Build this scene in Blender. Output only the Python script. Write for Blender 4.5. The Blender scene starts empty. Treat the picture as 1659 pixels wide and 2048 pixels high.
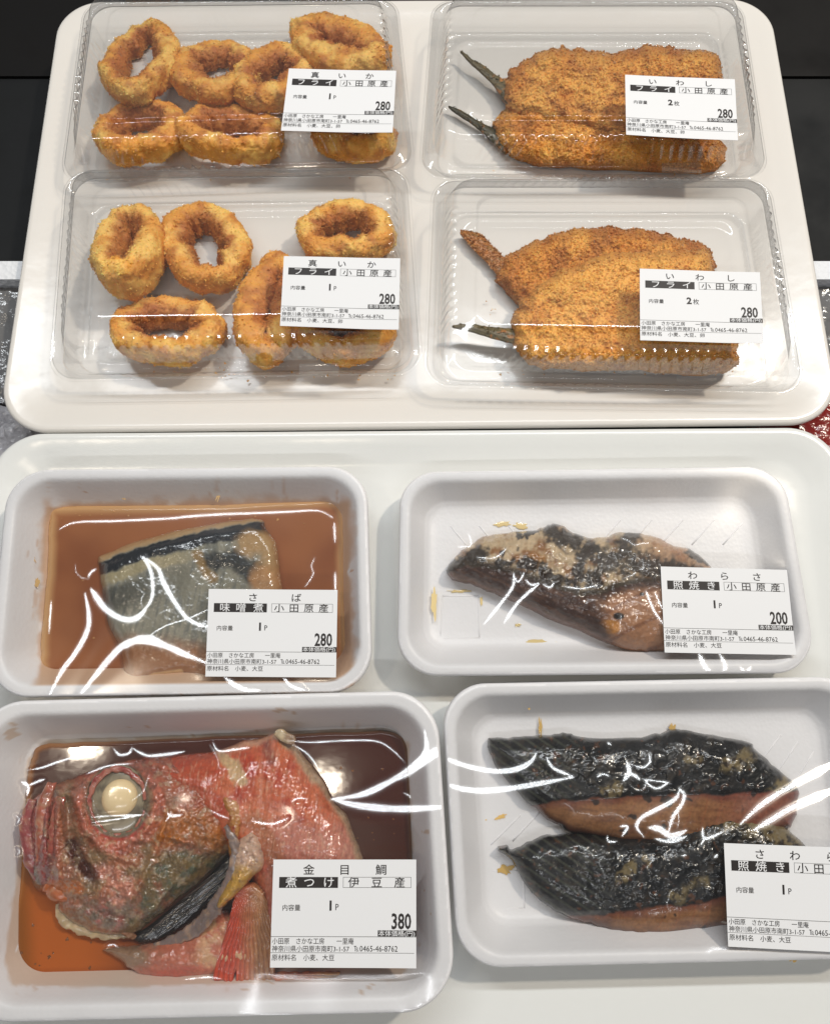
import bpy, math, random
import numpy as np
from math import radians as R

# ------------------------------------------------------------------ camera, world, lamps
SC = bpy.context.scene
COL = SC.collection
S = 0.001                      # everything below is measured in millimetres
HC, FPX, PITCH = 405.0, 1593.0, 75.3
cam_d = bpy.data.cameras.new('camera'); cam = bpy.data.objects.new('camera', cam_d); COL.objects.link(cam)
cam.location = (0, 0, HC*S); cam.rotation_euler = (R(90-PITCH), 0, 0)
cam_d.sensor_fit = 'VERTICAL'; cam_d.sensor_height = 36; cam_d.lens = 36*FPX/2048
cam_d.clip_start = 0.01; cam_d.clip_end = 20
SC.camera = cam

w = bpy.data.worlds.new('World'); SC.world = w; w.use_nodes = True
w.node_tree.nodes['Background'].inputs[0].default_value = (0.93, 0.96, 1.0, 1)
w.node_tree.nodes['Background'].inputs[1].default_value = 0.13

LAMP = (120.0, 690.0, 1100.0); LAMP_LEN = 1500.0
def area(name, loc, target, sx, sy, power, color, shape='RECTANGLE'):
    l = bpy.data.lights.new(name, 'AREA'); l.shape = shape; l.size = sx; l.size_y = sy; l.energy = power; l.color = color
    o = bpy.data.objects.new(name, l); COL.objects.link(o)
    import mathutils
    o.location = [c*S for c in loc]
    d = mathutils.Vector([t*S for t in target])-o.location
    o.rotation_euler = d.to_track_quat('-Z', 'Y').to_euler()
    return o
area('fluorescent_tube', LAMP, (LAMP[0], 120, 20), LAMP_LEN*S, 0.045, 10.0, (0.93, 0.97, 1.0))
area('fluorescent_tube', (-100, -1000, 1700), (-100, 0, 0), 1.4, 0.05, 5.5, (0.95, 0.97, 1.0))
area('spot_lamp', (950, 760, 1500), (0, 150, 0), 0.09, 0.09, 13.0, (1.0, 0.88, 0.72), 'DISK')
area('spot_lamp', (-868, -60, 1800), (-100, 0, 0), 0.075, 0.075, 1.6, (1.0, 0.86, 0.68), 'DISK')
area('spot_lamp', (-236, -150, 1800), (-50, 0, 0), 0.055, 0.055, 1.0, (1.0, 0.86, 0.68), 'DISK')

SC.view_settings.view_transform = 'Standard'; SC.view_settings.look = 'None'
SC.view_settings.exposure = 0.10; SC.view_settings.gamma = 1.0; SC.view_settings.use_curve_mapping = False
SC.render.engine = 'CYCLES'
cy = SC.cycles
cy.max_bounces = 10; cy.transparent_max_bounces = 40; cy.glossy_bounces = 4; cy.diffuse_bounces = 4
cy.caustics_reflective = False; cy.caustics_refractive = False
cy.use_denoising = True; cy.sample_clamp_indirect = 4.0

# ------------------------------------------------------------------ maths helpers
RNG = np.random.default_rng(7); random.seed(7)
_p, _cp, _sp = R(PITCH), math.cos(R(PITCH)), math.sin(R(PITCH))
def at(px, py, z):
    """photo measurement -> x, y on the level plane z (mm)"""
    px = np.asarray(px, float); py = np.asarray(py, float); z = np.asarray(z, float)
    u = 1024-py
    dx, dy, dz = px-829.5, _cp*FPX+_sp*u, -_sp*FPX+_cp*u
    t = (HC-z)/(-dz)
    return dx*t, dy*t
def at3(px, py, z):
    x, y = at(px, py, z); return np.stack([x, y, np.broadcast_to(np.asarray(z, float), x.shape)], -1)
def to_photo(x, y, z):
    dx, dy, dz = x, y, z-HC; zc = dy*_cp-dz*_sp
    return 829.5+FPX*dx/zc, 1024-FPX*(dy*_sp+dz*_cp)/zc
def C(r, g, b, k=1.0):
    f = lambda c: ((c/255)/12.92 if c/255 < .04045 else ((c/255+.055)/1.055)**2.4)*k
    return np.array([f(r), f(g), f(b)])
_perm = np.random.default_rng(3).permutation(256); _perm = np.concatenate([_perm, _perm, _perm])
_grad = np.random.default_rng(4).normal(size=(256, 3)); _grad /= np.linalg.norm(_grad, axis=1)[:, None]
def noise(P):
    i = np.floor(P).astype(int); f = P-i; i &= 255
    u = f*f*f*(f*(f*6-15)+10); out = 0
    for dx in (0, 1):
        for dy in (0, 1):
            for dz in (0, 1):
                h = _perm[_perm[_perm[i[:, 0]+dx]+i[:, 1]+dy]+i[:, 2]+dz] & 255
                g = _grad[h]
                d = g[:, 0]*(f[:, 0]-dx)+g[:, 1]*(f[:, 1]-dy)+g[:, 2]*(f[:, 2]-dz)
                wgt = (u[:, 0] if dx else 1-u[:, 0])*(u[:, 1] if dy else 1-u[:, 1])*(u[:, 2] if dz else 1-u[:, 2])
                out = out+d*wgt
    return out*1.6
def fbm(P, size, octv=4, gain=.5, seed=0.):
    P = P/size+seed; a = 1.; o = 0; t = 0
    for k in range(octv):
        o = o+a*noise(P); t += a; a *= gain; P = P*2.03+17.3
    return o/t*1.3
def n2(px, py, sx, sy=None, octv=4, seed=0., ang=0.):
    """noise in photo-measure coordinates, optionally streaky and turned"""
    sy = sy or sx; c, s = math.cos(R(ang)), math.sin(R(ang))
    a = px*c+py*s; b = -px*s+py*c
    return fbm(np.stack([a/sx, b/sy, np.full_like(a, seed*7.7+.37)], -1), 1.0, octv)
def sm(x, a, b):
    t = np.clip((x-a)/(b-a), 0, 1); return t*t*(3-2*t)
def mixc(c, d, t):
    t = np.asarray(t)[:, None]; return c*(1-t)+d*t
def segdist(px, py, line, closed=False):
    """distance, nearest point and arc fraction to a polyline"""
    L = np.asarray(line, float)
    if closed: L = np.vstack([L, L[:1]])
    P = np.stack([px, py], -1); best = np.full(len(P), 1e18); q = np.zeros_like(P); fr = np.zeros(len(P))
    for k in range(len(L)-1):
        a, b = L[k], L[k+1]; d = b-a; l2 = max(d@d, 1e-9)
        t = np.clip(((P-a)@d)/l2, 0, 1); Q = a+t[:, None]*d
        dd = ((P-Q)**2).sum(1); m = dd < best
        best[m] = dd[m]; q[m] = Q[m]; fr[m] = (k+t[m])/(len(L)-1)
    return np.sqrt(best), q, fr
def inside(px, py, poly):
    L = np.asarray(poly, float); r = np.zeros(len(px), bool); n = len(L)
    for k in range(n):
        x1, y1 = L[k]; x2, y2 = L[(k+1) % n]
        c = ((y1 > py) != (y2 > py))
        if y1 != y2: r ^= c & (px < (x2-x1)*(py-y1)/(y2-y1)+x1)
    return r
def spline(pts, n=6, closed=True):
    P = np.asarray(pts, float); N = len(P); out = []
    rng = range(N) if closed else range(N-1)
    for k in rng:
        if closed: a, b, c, d = P[k-1], P[k], P[(k+1) % N], P[(k+2) % N]
        else: a, b, c, d = P[max(k-1, 0)], P[k], P[k+1], P[min(k+2, N-1)]
        for i in range(n):
            t = i/n
            out.append(.5*((2*b)+(c-a)*t+(2*a-5*b+4*c-d)*t*t+(3*b-a-3*c+d)*t**3))
    if not closed: out.append(P[-1])
    return np.array(out)

# ------------------------------------------------------------------ object helpers
def link(name, me, parent=None, mats=()):
    o = bpy.data.objects.new(name, me); COL.objects.link(o)
    for m in mats: me.materials.append(m)
    if parent is not None: o.parent = parent
    return o
def mesh_np(name, V, faces, mats, parent=None, col=None, smooth=True, sharp=None, midx=None, extra=None, flat_last=0):
    """V in mm; faces is a list of (n, 3 or 4) index arrays"""
    me = bpy.data.meshes.new(name)
    faces = [f for f in faces if len(f)]
    me.vertices.add(len(V)); me.vertices.foreach_set('co', (np.asarray(V, np.float64)*S).astype(np.float32).ravel())
    tot = np.concatenate([np.full(len(f), f.shape[1]) for f in faces]); lp = np.concatenate([f.ravel() for f in faces])
    me.loops.add(len(lp)); me.loops.foreach_set('vertex_index', lp.astype(np.int32))
    me.polygons.add(len(tot)); me.polygons.foreach_set('loop_start', np.concatenate([[0], np.cumsum(tot)[:-1]]).astype(np.int32))
    if midx is not None: me.polygons.foreach_set('material_index', np.asarray(midx, np.int32))
    if col is not None:
        a = me.attributes.new('Col', 'FLOAT_COLOR', 'POINT')
        a.data.foreach_set('color', np.concatenate([np.clip(col, 0, 1), np.ones((len(V), 1))], 1).astype(np.float32).ravel())
    if extra:
        for k, v in extra.items():
            a = me.attributes.new(k, 'FLOAT_VECTOR', 'POINT'); a.data.foreach_set('vector', v.astype(np.float32).ravel())
    me.update(calc_edges=True); me.validate()
    sf = np.full(len(me.polygons), smooth)
    if flat_last: sf[-flat_last:] = False
    me.polygons.foreach_set('use_smooth', sf)
    if sharp: me.set_sharp_from_angle(angle=R(sharp))
    return link(name, me, parent, mats)
def empty(name, x, y, z=0):
    o = bpy.data.objects.new(name, None); COL.objects.link(o); o.empty_display_size = .02
    return o
def tag(o, label=None, cat=None, group=None, kind=None):
    for k, v in (('label', label), ('category', cat), ('group', group), ('kind', kind)):
        if v: o[k] = v
    return o

# ------------------------------------------------------------------ materials
def mat(name, base=(.8, .8, .8), rough=.5, spec=.5, coat=0., coat_r=.1, vcol=False, bump=None, sss=0., sss_r=.004, trans=0., mottle=None):
    m = bpy.data.materials.new(name); m.use_nodes = True
    nt = m.node_tree; b = nt.nodes['Principled BSDF']
    b.inputs['Base Color'].default_value = (*base, 1); b.inputs['Roughness'].default_value = rough
    b.inputs['Specular IOR Level'].default_value = spec
    b.inputs['Coat Weight'].default_value = coat; b.inputs['Coat Roughness'].default_value = coat_r
    if sss:
        b.inputs['Subsurface Weight'].default_value = sss; b.inputs['Subsurface Radius'].default_value = (1, .5, .25)
        b.inputs['Subsurface Scale'].default_value = sss_r
    tc = nt.nodes.new('ShaderNodeTexCoord')
    if vcol:
        a = nt.nodes.new('ShaderNodeAttribute'); a.attribute_name = 'Col'
        nt.links.new(a.outputs['Color'], b.inputs['Base Color'])
    if mottle:
        sc_, lo, hi = mottle
        n = nt.nodes.new('ShaderNodeTexNoise'); n.inputs['Scale'].default_value = sc_; n.inputs['Detail'].default_value = 5
        mr = nt.nodes.new('ShaderNodeMapRange'); mr.inputs['From Min'].default_value = .3; mr.inputs['From Max'].default_value = .7
        mr.inputs['To Min'].default_value = lo; mr.inputs['To Max'].default_value = hi
        nt.links.new(tc.outputs['Object'], n.inputs['Vector']); nt.links.new(n.outputs['Fac'], mr.inputs['Value'])
        nt.links.new(mr.outputs[0], b.inputs['Roughness'])
    if bump:
        prev = None
        for kind, scale, dist in bump:
            if kind == 'voronoi':
                n = nt.nodes.new('ShaderNodeTexVoronoi'); n.inputs['Scale'].default_value = scale; out = n.outputs['Distance']
            else:
                n = nt.nodes.new('ShaderNodeTexNoise'); n.inputs['Scale'].default_value = scale; n.inputs['Detail'].default_value = 4; out = n.outputs['Fac']
            nt.links.new(tc.outputs['Object'], n.inputs['Vector'])
            bp = nt.nodes.new('ShaderNodeBump'); bp.inputs['Distance'].default_value = dist; bp.inputs['Strength'].default_value = 1
            nt.links.new(out, bp.inputs['Height'])
            if prev: nt.links.new(prev.outputs[0], bp.inputs['Normal'])
            prev = bp
        nt.links.new(prev.outputs[0], b.inputs['Normal'])
        if coat: nt.links.new(prev.outputs[0], b.inputs['Coat Normal'])
    return m
def clear_mat(name, ior, rough, broad, tint, edge, ripple=None, glint_normal=False):
    """thin clear sheet: light passes straight through, a little is mirrored"""
    m = bpy.data.materials.new(name); m.use_nodes = True; nt = m.node_tree; nt.nodes.clear()
    N = nt.nodes.new; L = nt.links.new
    out = N('ShaderNodeOutputMaterial'); tr = N('ShaderNodeBsdfTransparent'); g1 = N('ShaderNodeBsdfGlossy'); g2 = N('ShaderNodeBsdfGlossy')
    g1.inputs['Roughness'].default_value = rough; g2.inputs['Roughness'].default_value = .32
    lw = N('ShaderNodeLayerWeight'); lw.inputs['Blend'].default_value = .5
    mc = N('ShaderNodeMix'); mc.data_type = 'RGBA'; mc.inputs['A'].default_value = (tint, tint, tint, 1); mc.inputs['B'].default_value = (edge, edge, edge, 1)
    pw = N('ShaderNodeMath'); pw.operation = 'POWER'; pw.inputs[1].default_value = 2.6
    L(lw.outputs['Facing'], pw.inputs[0]); L(pw.outputs[0], mc.inputs['Factor']); L(mc.outputs['Result'], tr.inputs['Color'])
    fr = N('ShaderNodeFresnel'); fr.inputs['IOR'].default_value = ior
    mn = N('ShaderNodeMath'); mn.operation = 'MINIMUM'; mn.inputs[1].default_value = .2; L(fr.outputs[0], mn.inputs[0])
    m1 = N('ShaderNodeMixShader'); m2 = N('ShaderNodeMixShader')
    L(mn.outputs[0], m1.inputs[0]); L(tr.outputs[0], m1.inputs[1]); L(g1.outputs[0], m1.inputs[2])
    m2.inputs[0].default_value = broad; L(m1.outputs[0], m2.inputs[1]); L(g2.outputs[0], m2.inputs[2]); L(m2.outputs[0], out.inputs[0])
    nrm = None
    if glint_normal:
        a = N('ShaderNodeAttribute'); a.attribute_name = 'glint_normal'
        vn = N('ShaderNodeVectorMath'); vn.operation = 'NORMALIZE'; L(a.outputs['Vector'], vn.inputs[0]); nrm = vn.outputs[0]
    if ripple:
        tc = N('ShaderNodeTexCoord'); n = N('ShaderNodeTexNoise'); n.inputs['Scale'].default_value = ripple[0]; n.inputs['Detail'].default_value = 3
        bp = N('ShaderNodeBump'); bp.inputs['Distance'].default_value = ripple[1]; bp.inputs['Strength'].default_value = 1
        L(tc.outputs['Object'], n.inputs['Vector']); L(n.outputs['Fac'], bp.inputs['Height'])
        if nrm: L(nrm, bp.inputs['Normal'])
        nrm = bp.outputs[0]
    if nrm: L(nrm, g1.inputs['Normal']); L(nrm, g2.inputs['Normal'])
    return m
M = dict(
    melamine=mat('melamine', (.735, .70, .65), .22, .5, bump=[('noise', 25, .0006)]),
    melamine_cool=mat('melamine_cool', (.74, .745, .72), .2, .5, bump=[('noise', 25, .0006)]),
    foam=mat('foam', (.84, .83, .835), .4, .45, vcol=True, bump=[('voronoi', 520, .00006), ('noise', 50, .0002)]),
    clear=clear_mat('clear_plastic', 1.42, .06, .006, 1.0, .62, ripple=(50, .00012)),
    clear_low=clear_mat('clear_plastic_base', 1.33, .07, .003, 1.0, .88, ripple=(50, .00012)),
    film=clear_mat('stretch_film', 1.55, .125, .016, .99, .9, glint_normal=True),
    tape=clear_mat('clear_tape', 1.5, .15, .09, .93, .8, ripple=(300, .0001)),
    paper=mat('paper', (.77, .77, .775), .55, .3), ink=mat('ink', (.026, .022, .021), .5, .3), greyink=mat('greyink', (.16, .16, .16), .5, .3),
    crumb=mat('crumb', rough=.6, spec=.35, vcol=True, sss=.45, sss_r=.0016, bump=[('noise', 700, .0003)]),
    tail=mat('tail', rough=.4, spec=.5, vcol=True, bump=[('noise', 500, .0004)]),
    wet=mat('wet', sss=.3, sss_r=.0016, rough=.24, spec=.5, coat=.9, coat_r=.06, vcol=True, bump=[('noise', 420, .0003), ('noise', 110, .0008)]),
    char=mat('char', rough=.3, spec=.45, coat=.5, coat_r=.1, vcol=True, bump=[('noise', 260, .0002), ('noise', 80, .0006)], mottle=(90, .16, .6)),
    skin=mat('skin', rough=.26, spec=.5, coat=.6, coat_r=.07, vcol=True, bump=[('noise', 260, .0003), ('noise', 90, .0006)]),
    flesh=mat('flesh', rough=.4, spec=.45, coat=.2, vcol=True, bump=[('noise', 300, .0006)]),
    sauce=mat('sauce', rough=.07, spec=.5, vcol=True, bump=[('noise', 25, .0002)]),
    eye=mat('eye', rough=.22, spec=.5, vcol=True, coat=.5, coat_r=.05),
    black=mat('black', (.004, .0033, .003), .6, .2, mottle=(30, .5, .75)), slate=mat('slate', (.006, .0065, .007), .6, .25, mottle=(30, .5, .75)),
    styro=mat('styro', (.75, .76, .78), .6, .3, bump=[('voronoi', 350, .0006)]),
    wrapgrey=mat('wrapgrey', (.15, .148, .148), .16, .7, bump=[('noise', 60, .004)]),
    red=mat('red', (.22, .014, .01), .2, .6, bump=[('noise', 60, .003)]),
)

# ------------------------------------------------------------------ builders
def quad_world(q, z): return np.array([at3(x, y, z) for x, y in q])[:, :2]      # TL TR BR BL
def qinset(Q, d):
    """inset a convex quad (any winding) by d, or per-edge d"""
    ds = np.broadcast_to(np.asarray(d, float), (4,)); c = Q.mean(0); out = []; lines = []
    for k in range(4):
        a, b = Q[k], Q[(k+1) % 4]; t = (b-a)/np.linalg.norm(b-a); n = np.array([-t[1], t[0]])
        if (c-a)@n < 0: n = -n
        lines.append((a+n*ds[k], t))
    for k in range(4):
        (a, t), (b, s) = lines[k-1], lines[k]
        m = np.array([[t[0], -s[0]], [t[1], -s[1]]]); r = np.linalg.solve(m, b-a); out.append(a+t*r[0])
    return np.array(out)
def ring(Q, d, r, nc=14, ne=40):
    """rounded quad outline: same point count whatever the inset; also outward normals and an edge coordinate"""
    P = qinset(Q, d); c = P.mean(0); pts = []; nor = []
    corners = []
    for k in range(4):
        p = P[k]; a = P[k-1]-p; b = P[(k+1) % 4]-p; a /= np.linalg.norm(a); b /= np.linalg.norm(b)
        half = math.acos(np.clip(a@b, -1, 1))/2; L = r/math.tan(half)
        bis = (a+b)/np.linalg.norm(a+b); ctr = p+bis*r/math.sin(half)
        s, e = p+a*L-ctr, p+b*L-ctr
        arc = []
        ang = math.acos(np.clip((s@e)/max(np.linalg.norm(s)*np.linalg.norm(e), 1e-9), -1, 1))
        for i in range(nc+1):
            t = i/nc; v = (math.sin((1-t)*ang)*s+math.sin(t*ang)*e)/math.sin(ang); arc.append((ctr+v, v/np.linalg.norm(v)))
        corners.append(arc)
    for k in range(4):
        for q in corners[k]: pts.append(q[0]); nor.append(q[1])
        p0, n0 = corners[k][-1]; p1, n1 = corners[(k+1) % 4][0]
        for i in range(1, ne):
            t = i/ne; pts.append(p0*(1-t)+p1*t); n = n0*(1-t)+n1*t; nor.append(n/np.linalg.norm(n))
    return np.array(pts), np.array(nor)
def loft(rings, cap_bottom=False, cap_top=True):
    n = len(rings[0]); V = np.vstack(rings); F = []
    for k in range(len(rings)-1):
        i = np.arange(n); j = (i+1) % n
        F.append(np.stack([k*n+i, k*n+j, (k+1)*n+j, (k+1)*n+i], -1))
    faces = [np.vstack(F)] if F else []
    if cap_top:
        V = np.vstack([V, rings[-1].mean(0)[None]]); c = len(V)-1; b = (len(rings)-1)*n; i = np.arange(n); j = (i+1) % n
        faces.append(np.stack([b+i, b+j, np.full(n, c)], -1))
    if cap_bottom:
        V = np.vstack([V, rings[0].mean(0)[None]]); c = len(V)-1; i = np.arange(n); j = (i+1) % n
        faces.append(np.stack([j, i, np.full(n, c)], -1))
    return V, faces
def lift(P, z): return np.concatenate([P, np.full((len(P), 1), float(z))], 1)

def dish(name, q, zq, prof, r0, mt, parent=None, ne=40, sharp=50, colf=None):
    """prof: list of (inset, z) from the underside edge over the rim to the floor"""
    Q = quad_world(q, zq)
    rings = [lift(ring(Q, d, max(r0-d*.6, 4), 16, ne)[0], z) for d, z in prof]
    V, F = loft(rings, cap_bottom=True); col = None
    if colf is not None:
        a, b = to_photo(V[:, 0], V[:, 1], V[:, 2]); col = colf(a, b, V)
    return mesh_np(name, V, F, [mt], parent, col, sharp=sharp), Q

def pillow(name, outline, zb, hfn, cfn, mt, parent=None, step=1.7, edge=.25, drop=2.5, smooth_n=5, fuzz=0., flakes=None, fseed=1., closed_spline=True):
    """a solid whose outline is measured on the photo: hfn(px,py,sd)->mm above zb; cfn(px,py,sd,h)->linear rgb"""
    O = spline(outline, smooth_n) if closed_spline else np.asarray(outline, float)
    if fuzz:
        a = np.arange(len(O)); n = n2(O[:, 0], O[:, 1], 14, octv=3, seed=fseed); m = n2(O[:, 0], O[:, 1], 14, octv=3, seed=fseed+5)
        O = O+np.stack([n, m], -1)*fuzz
    x0, y0 = O.min(0)-step*2; x1, y1 = O.max(0)+step*2
    gx = np.arange(x0, x1, step); gy = np.arange(y0, y1, step); nx, ny = len(gx), len(gy)
    X, Y = np.meshgrid(gx, gy); px, py = X.ravel(), Y.ravel()
    cxm, cym = (X[:-1, :-1]+step/2).ravel(), (Y[:-1, :-1]+step/2).ravel()
    keep = inside(cxm, cym, O)
    i = np.arange(nx*ny).reshape(ny, nx)
    quads = np.stack([i[1:, :-1], i[1:, 1:], i[:-1, 1:], i[:-1, :-1]], -1).reshape(-1, 4)[keep]
    used = np.unique(quads); remap = np.full(nx*ny, -1); remap[used] = np.arange(len(used)); quads = remap[quads]
    px, py = px[used].copy(), py[used].copy()
    ins = inside(px, py, O); d, nq, _ = segdist(px, py, O, True)
    e = np.concatenate([quads[:, [0, 1]], quads[:, [1, 2]], quads[:, [2, 3]], quads[:, [3, 0]]])
    key = e[:, 0].astype(np.int64)*len(px)+e[:, 1]; rev = e[:, 1].astype(np.int64)*len(px)+e[:, 0]
    be = e[~np.isin(key, rev)]; bv = np.unique(be)
    px[bv], py[bv] = nq[bv, 0], nq[bv, 1]
    sd = np.where(ins, d, 0.); sd[bv] = 0
    h = hfn(px, py, sd); V = at3(px, py, zb+h); col = cfn(px, py, sd, h)
    V[:, 2] = zb+h
    # skirt
    nb = len(bv); m = {}
    base = V[bv].copy(); base[:, 2] = zb-drop
    idx = np.full(len(V), -1); idx[bv] = len(V)+np.arange(nb)
    sk = np.stack([be[:, 1], be[:, 0], idx[be[:, 0]], idx[be[:, 1]]], -1)
    Vall = np.vstack([V, base]); Call = np.vstack([col, col[bv]*.9]); faces = [np.vstack([quads, sk])]
    if flakes:
        n, size, lift_ = flakes
        k = RNG.integers(0, len(V), n); kb = RNG.choice(bv, n//5); k = np.concatenate([k, kb]); size = size*np.where(RNG.uniform(size=len(k)) < .22, 1.6, .75)
        fv, ff, fc = flake(V[k]+np.array([0, 0, lift_]), col[k], size, len(Vall))
        Vall = np.vstack([Vall, fv]); Call = np.vstack([Call, fc]); faces.append(ff)
    return mesh_np(name, Vall, faces, [mt], parent, Call, flat_last=len(faces[-1]) if flakes else 0)
def flake(P, col, size, off):
    """little irregular bread-crumb chips"""
    n = len(P); s = (size*RNG.uniform(.5, 1.5, n))[:, None]
    a, b, c = [RNG.normal(size=(n, 3))*s*.55 for _ in range(3)]
    a, b, c = [q/(.35+np.linalg.norm(q, axis=1)[:, None]/s)*.95 for q in (a, b, c)]
    V = np.stack([P+a, P+b, P+c, P-(a+b+c)/2*1.1], 1).reshape(-1, 3)
    i = np.arange(n)[:, None]*4+off
    F = np.concatenate([i+np.array([[0, 1, 2]]), i+np.array([[0, 2, 3]]), i+np.array([[0, 3, 1]]), i+np.array([[1, 3, 2]])])
    k = RNG.uniform(.88, 1.3, n)[:, None]
    return V, F, np.repeat(np.clip(col*k, 0, 1), 4, 0)
def dome(T, Rr):
    return lambda sd: T*np.sqrt(np.clip(1-(1-np.clip(sd/Rr, 0, 1))**2, 0, 1))
def tube(pts, rad, n=10, sub=6, flat=1.):
    """tapered tube through (px,py,z) points; rad = list of radii in mm"""
    P = spline(np.asarray(pts, float), sub, False); r = np.interp(np.linspace(0, 1, len(P)), np.linspace(0, 1, len(rad)), rad)
    W = at3(P[:, 0], P[:, 1], P[:, 2]); T = np.gradient(W, axis=0); T /= np.linalg.norm(T, axis=1)[:, None]
    up = np.array([0, 0, 1.]); A = np.cross(T, up); A /= np.linalg.norm(A, axis=1)[:, None]+1e-9; B = np.cross(A, T)
    rings = []
    for k in range(len(W)):
        th = np.linspace(0, 2*np.pi, n, endpoint=False)
        rings.append(W[k]+r[k]*(np.cos(th)[:, None]*A[k]+flat*np.sin(th)[:, None]*B[k]))
    return loft(rings, True, True)
def paint_tube(name, pts, rad, colr, parent, mt=None, var=.25):
    pts = [(a, b, z-1.6) for a, b, z in pts]
    V, F = tube(pts, [q*1.0 for q in rad], 14, 10, .5); n = fbm(V, 3.2, 4)
    V = V+np.stack([fbm(V, 3.2, 4, .6, seed=k) for k in (9., 19., 29.)], -1)*np.array([1.3, 1.3, .8])
    c = mixc(np.broadcast_to(colr, V.shape), C(186, 150, 118), sm(fbm(V, 2.6, 4, seed=3.), .0, .5)*.6); c = np.clip(c*(1+var*n[:, None]*1.8), 0, 1)
    return mesh_np(name, V, F, [mt or M['wet']], parent, c)

# ------------------------------------------------------------------ lettering
_gl = {}
def glyphs(s, bold=0.):
    if (s, bold) not in _gl:
        c = bpy.data.curves.new('lettering', 'FONT'); c.body = s; c.resolution_u = 2; c.offset = bold
        o = bpy.data.objects.new('lettering', c); COL.objects.link(o); bpy.context.view_layer.update()
        me = bpy.data.meshes.new_from_object(o.evaluated_get(bpy.context.evaluated_depsgraph_get()))
        V = np.array([v.co[:2] for v in me.vertices]); F = [list(p.vertices) for p in me.polygons]
        bpy.data.objects.remove(o); bpy.data.curves.remove(c); bpy.data.meshes.remove(me); _gl[(s, bold)] = (V, F)
    return _gl[(s, bold)]
def price_label(parent, quad, z, name, kind, origin, qty, unit, price, ingr, text):
    A, B, Cc, D = [at3(x, y, z) for x, y in quad]
    V = []; F = []; MI = []; g = np.random.default_rng(int(quad[0][0])); cu = g.uniform(.5, 1.1); ph = g.uniform(0, 6, 2)
    def curl(u, v): return cu*(.9*(u-.5)**2+1.2*max(0, u-.72)*max(0, v-.5)*4+.10*math.sin(7*u+ph[0])+.12*math.sin(5*v+3*u+ph[1]))+.1
    def put(u, v, lv): return A*(1-u)*(1-v)+B*u*(1-v)+Cc*u*v+D*(1-u)*v+np.array([0, 0, lv+curl(u, v)])
    def rect(u0, v0, u1, v1, lv, m):
        nn = max(1, int((u1-u0)*40))
        for e in range(nn):
            a, c = u0+(u1-u0)*e/nn, u0+(u1-u0)*(e+1)/nn; b = len(V); V.extend([put(a, v1, lv), put(c, v1, lv), put(c, v0, lv), put(a, v0, lv)]); F.append([b, b+1, b+2, b+3]); MI.append(m)
    def text_at(s, u0, vbase, su, sv, m, lv=.12, bold=.005, fit=None):
        g, f = glyphs(s, bold)
        if fit: su = fit/(g[:, 0].max()-g[:, 0].min()); u0 = u0-g[:, 0].min()*su
        b = len(V); V.extend([put(u0+x*su, vbase-y*sv, lv) for x, y in g]); F.extend([[b+i for i in q] for q in f]); MI.extend([m]*len(f))
    def spread(s, us, vbase, su, sv, m, lv=.12, bold=.005):
        for ch, u in zip(s, us): text_at(ch, u-su/2, vbase, su, sv, m, lv, bold)
    # paper: a thin sheet following the curl
    gu, gv = 20, 12
    for lv in (0, -.16):
        b = len(V)
        for q in range(gv+1): V.extend([put(p/gu, q/gv, lv) for p in range(gu+1)])
        for q in range(gv):
            for p in range(gu):
                a = b+q*(gu+1)+p; f = [a+gu+1, a+gu+2, a+1, a]; F.append(f if lv == 0 else f[::-1]); MI.append(0)
    b0, b1 = 0, (gu+1)*(gv+1)
    rim = [p for p in range(gu)]+[q*(gu+1)+gu for q in range(gv)]+[gv*(gu+1)+p for p in range(gu, 0, -1)]+[q*(gu+1) for q in range(gv, 0, -1)]
    for a, c in zip(rim, rim[1:]+rim[:1]): F.append([a, c, c+b1, a+b1]); MI.append(0)
    n = len(name); us = {3: (.25, .50, .755), 2: (.345, .68)}[n]
    spread(name, us, .135, .082, .105, 1)
    rect(.045, .165, .455, .268, .06, 1); spread(kind, (.13, .255, .39), .255, .083, .108, 0, .12)
    for r in ((.49, .165, .965, .169), (.49, .262, .965, .266), (.49, .165, .493, .266), (.962, .165, .965, .266)): rect(*r, .06, 2)
    k = len(origin); spread(origin, np.linspace(.55, .895, k) if k == 4 else (.565, .725, .885), .255, .080, .105, 1)
    text_at('内容量', .07, .475, .043, .062, 1, bold=.0)
    text_at(qty, .385, .475, .085, .125, 1, bold=.035); text_at(unit, .437, .475, .052, .085, 1, bold=0)
    text_at(price, .83, .645, .1, .20, 1, bold=.022, fit=.135)
    rect(.735, .66, 1.0, .715, .06, 1); text_at('本体価格(円)', .74, .708, .05, .057, 0, .12, fit=.25)
    rect(.0, .7165, 1.0, .7215, .06, 2)
    text_at('小田原　さかな工房　　一里庵', .01, .783, .05, .062, 1, bold=0, fit=.56)
    text_at('神奈川県小田原市南町3-1-57', .01, .852, .05, .062, 1, bold=0, fit=.53)
    text_at('T', .572, .850, .03, .07, 1, bold=0); text_at('EL', .586, .850, .02, .05, 1, bold=0); text_at('0465-46-8762', .612, .852, .05, .075, 1, bold=0, fit=.26)
    rect(.0, .8635, .985, .8675, .06, 2)
    text_at('原材料名　'+ingr, .01, .932, .05, .062, 1, bold=0, fit=.055*(5+len(ingr))*.78)
    me = bpy.data.meshes.new('price_label'); me.from_pydata([tuple(p*S) for p in V], [], F)
    me.polygons.foreach_set('material_index', np.array(MI, np.int32)); me.update()
    o = link('price_label', me, parent, [M['paper'], M['ink'], M['greyink']])
    o['label'] = text
    return o

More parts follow.
